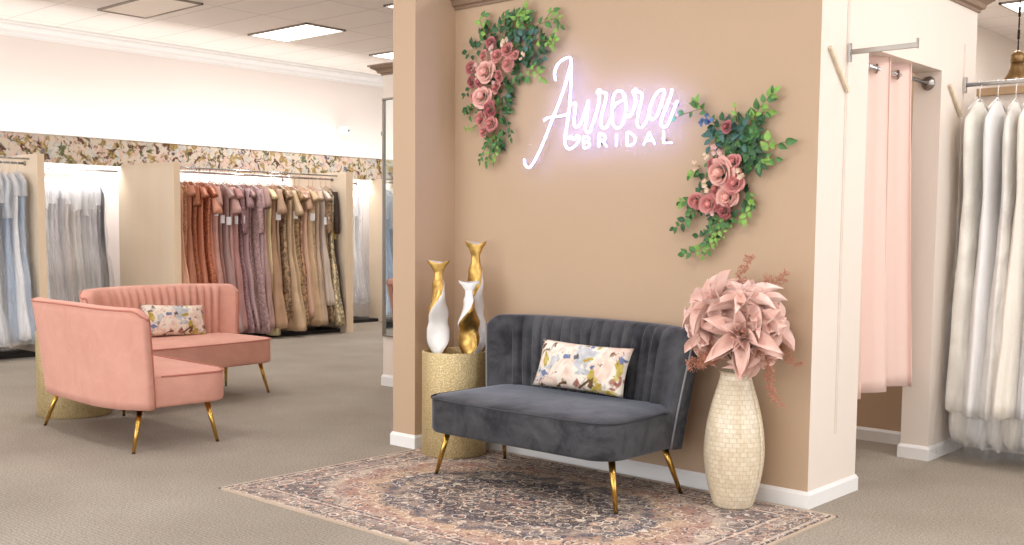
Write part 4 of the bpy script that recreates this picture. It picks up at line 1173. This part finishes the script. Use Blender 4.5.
for k in range(8):
    a = (k*PI-.6)/(5*PI)
    if a < 0.02 or a > 1: continue
    p = curt(a, 0.965)
    Mx = Matrix.Translation(Vector((0, p.y, 2.325-0.49)))
    ring = [Mx @ Vector((0.022*math.cos(q), 0.0, 0.022*math.sin(q))) for q in [2*PI*j/20 for j in range(21)]]
    ring = [Mx @ Matrix.Rotation(0.9*(1 if k % 2 else -1), 4, 'Z') @ Vector((0.023*math.cos(q), 0.0, 0.023*math.sin(q))) for q in [2*PI*j/20 for j in range(21)]]
    MB().tube(ring, 0.005, 8, caps=False).build('grommet', M_brushed, t)

# ------------------------------------------------------------------ wall arms, standards and wooden slats
def standard(y, lab):
    t = thing('slotted_standard', lab, 'wall standard', (0, y, 0.35))
    m = MB().box(0.0, 0.005, -0.010, -0.008, 0, 2.25).box(0.0, 0.005, 0.008, 0.010, 0, 2.25).box(0, 0.002, -0.008, 0.008, 0, 2.25)
    m.build('channel', M_cream, t)
standard(0.296, 'cream slotted wall standard left of the fitting room doorway')
standard(1.976, 'cream slotted wall standard behind the bridal gown rail')
t = thing('faceout_arm', 'chrome face-out arm above the pink curtain', 'wall arm', (0.011, 0.296, 2.335))
MB().box(0, 0.355, -0.006, 0.006, -0.013, 0.013).build('arm', M_brushed, t, bevel=0.002)
MB().box(0.350, 0.358, -0.010, 0.010, -0.016, 0.034).build('end_stop', M_brushed, t, bevel=0.002)
MB().box(-0.004, 0.012, -0.011, 0.011, -0.05, 0.045).build('wall_bracket', M_chrome, t, bevel=0.002)
t = thing('gown_rail', 'chrome rail projecting from the pier, carrying the white bridal gowns', 'rail', (0.011, 1.976, 2.345))
MB().tube([(0, 0, 0), (1.35, 0, 0)], 0.013, 14).build('rail', M_chrome, t)
MB().box(-0.004, 0.012, -0.014, 0.014, -0.05, 0.05).build('wall_bracket', M_chrome, t, bevel=0.002)
MB().ball((1.35, 0, 0), 0.017, 12, 8).build('end_cap', M_chrome, t)
for (ya, za, yb, zb_, lab) in ((0.078, 2.335, 0.299, 2.135, 'narrow pale wood slat fixed aslant left of the chrome arm'), (1.721, 2.321, 1.929, 2.150, 'narrow pale wood slat fixed aslant beside the bridal gowns')):
    L_ = math.hypot(yb-ya, zb_-za); a = math.atan2(zb_-za, yb-ya)
    o = MB().box(0, 0.02, -L_/2, L_/2, -0.012, 0.012).build('wood_slat', M_slat, bevel=0.005)
    o.location = (0.001, (ya+yb)/2, (za+zb_)/2); o.rotation_euler = (a, 0, 0)
    tag(o, lab, 'slat')

bc = [('ivory', (248, 242, 232)), ('white', (252, 251, 250)), ('off-white', (247, 242, 236)), ('cream', (244, 236, 222)), ('pearl white', (240, 238, 240)), ('ivory', (236, 226, 212)), ('white', (242, 240, 238)), ('cream', (232, 222, 206))]
for i in range(8):
    rr = random.Random(i+700); nm, c = bc[i]
    lab = 'bagged %s bridal gown on the pier rail, %s from the pier' % (nm, ordw[i]) if i else 'bagged ivory bridal gown with bunched train hanging nearest the pier'
    gown((0.115+i*0.105, 1.955+rr.uniform(-.01, .01), 0), PI/2+rr.uniform(-.1, .1), c, 'satin' if i % 2 else 'plain', None, .09+rr.uniform(0, .03), lab, i+200, 'bagged bridal gowns at the right edge', 2.345, bag=M_bag_clear, train=True, wide=1.16, flare=.05, thick=.015)

# ------------------------------------------------------------------ pendant lamp
t = thing('pendant_lamp', 'brass pendant lamp hanging at the top right edge', 'pendant lamp', (-0.30, 4.0, 2.62))
MB().lathe([(0.095, 0), (0.092, 0.018), (0.070, 0.05), (0.050, 0.10), (0.044, 0.14)], seg=28, cap0=False).build('lamp_shade', M_brass, t, solid=.004)
MB().lathe([(0.044, 0.14), (0.052, 0.145), (0.050, 0.20), (0.030, 0.225), (0.012, 0.235)], seg=24).build('socket_cap', M_brass, t)
MB().lathe([(0.0, 0.03), (0.03, 0.04), (0.036, 0.07), (0.02, 0.11), (0.014, 0.14)], seg=16).build('bulb', emit('warm_bulb', (1, .9, .75), 6), t)
ch = MB()
for k in range(12):
    z = 0.235+k*0.087
    if z > H_C-2.62-.09: break
    ch.tube([(0, 0, z), (0, 0, z+0.075)], 0.010 if k % 2 else 0.006, 8)
    ch.tube([(0, 0, z+.06), (0, 0, z+.09)], 0.004, 6)
ch.tube([(0, 0, .23), (0, 0, H_C-2.62)], 0.003, 6)
ch.build('chain', plain('dark_bronze', (60, 48, 40), 0.4, .8), t)
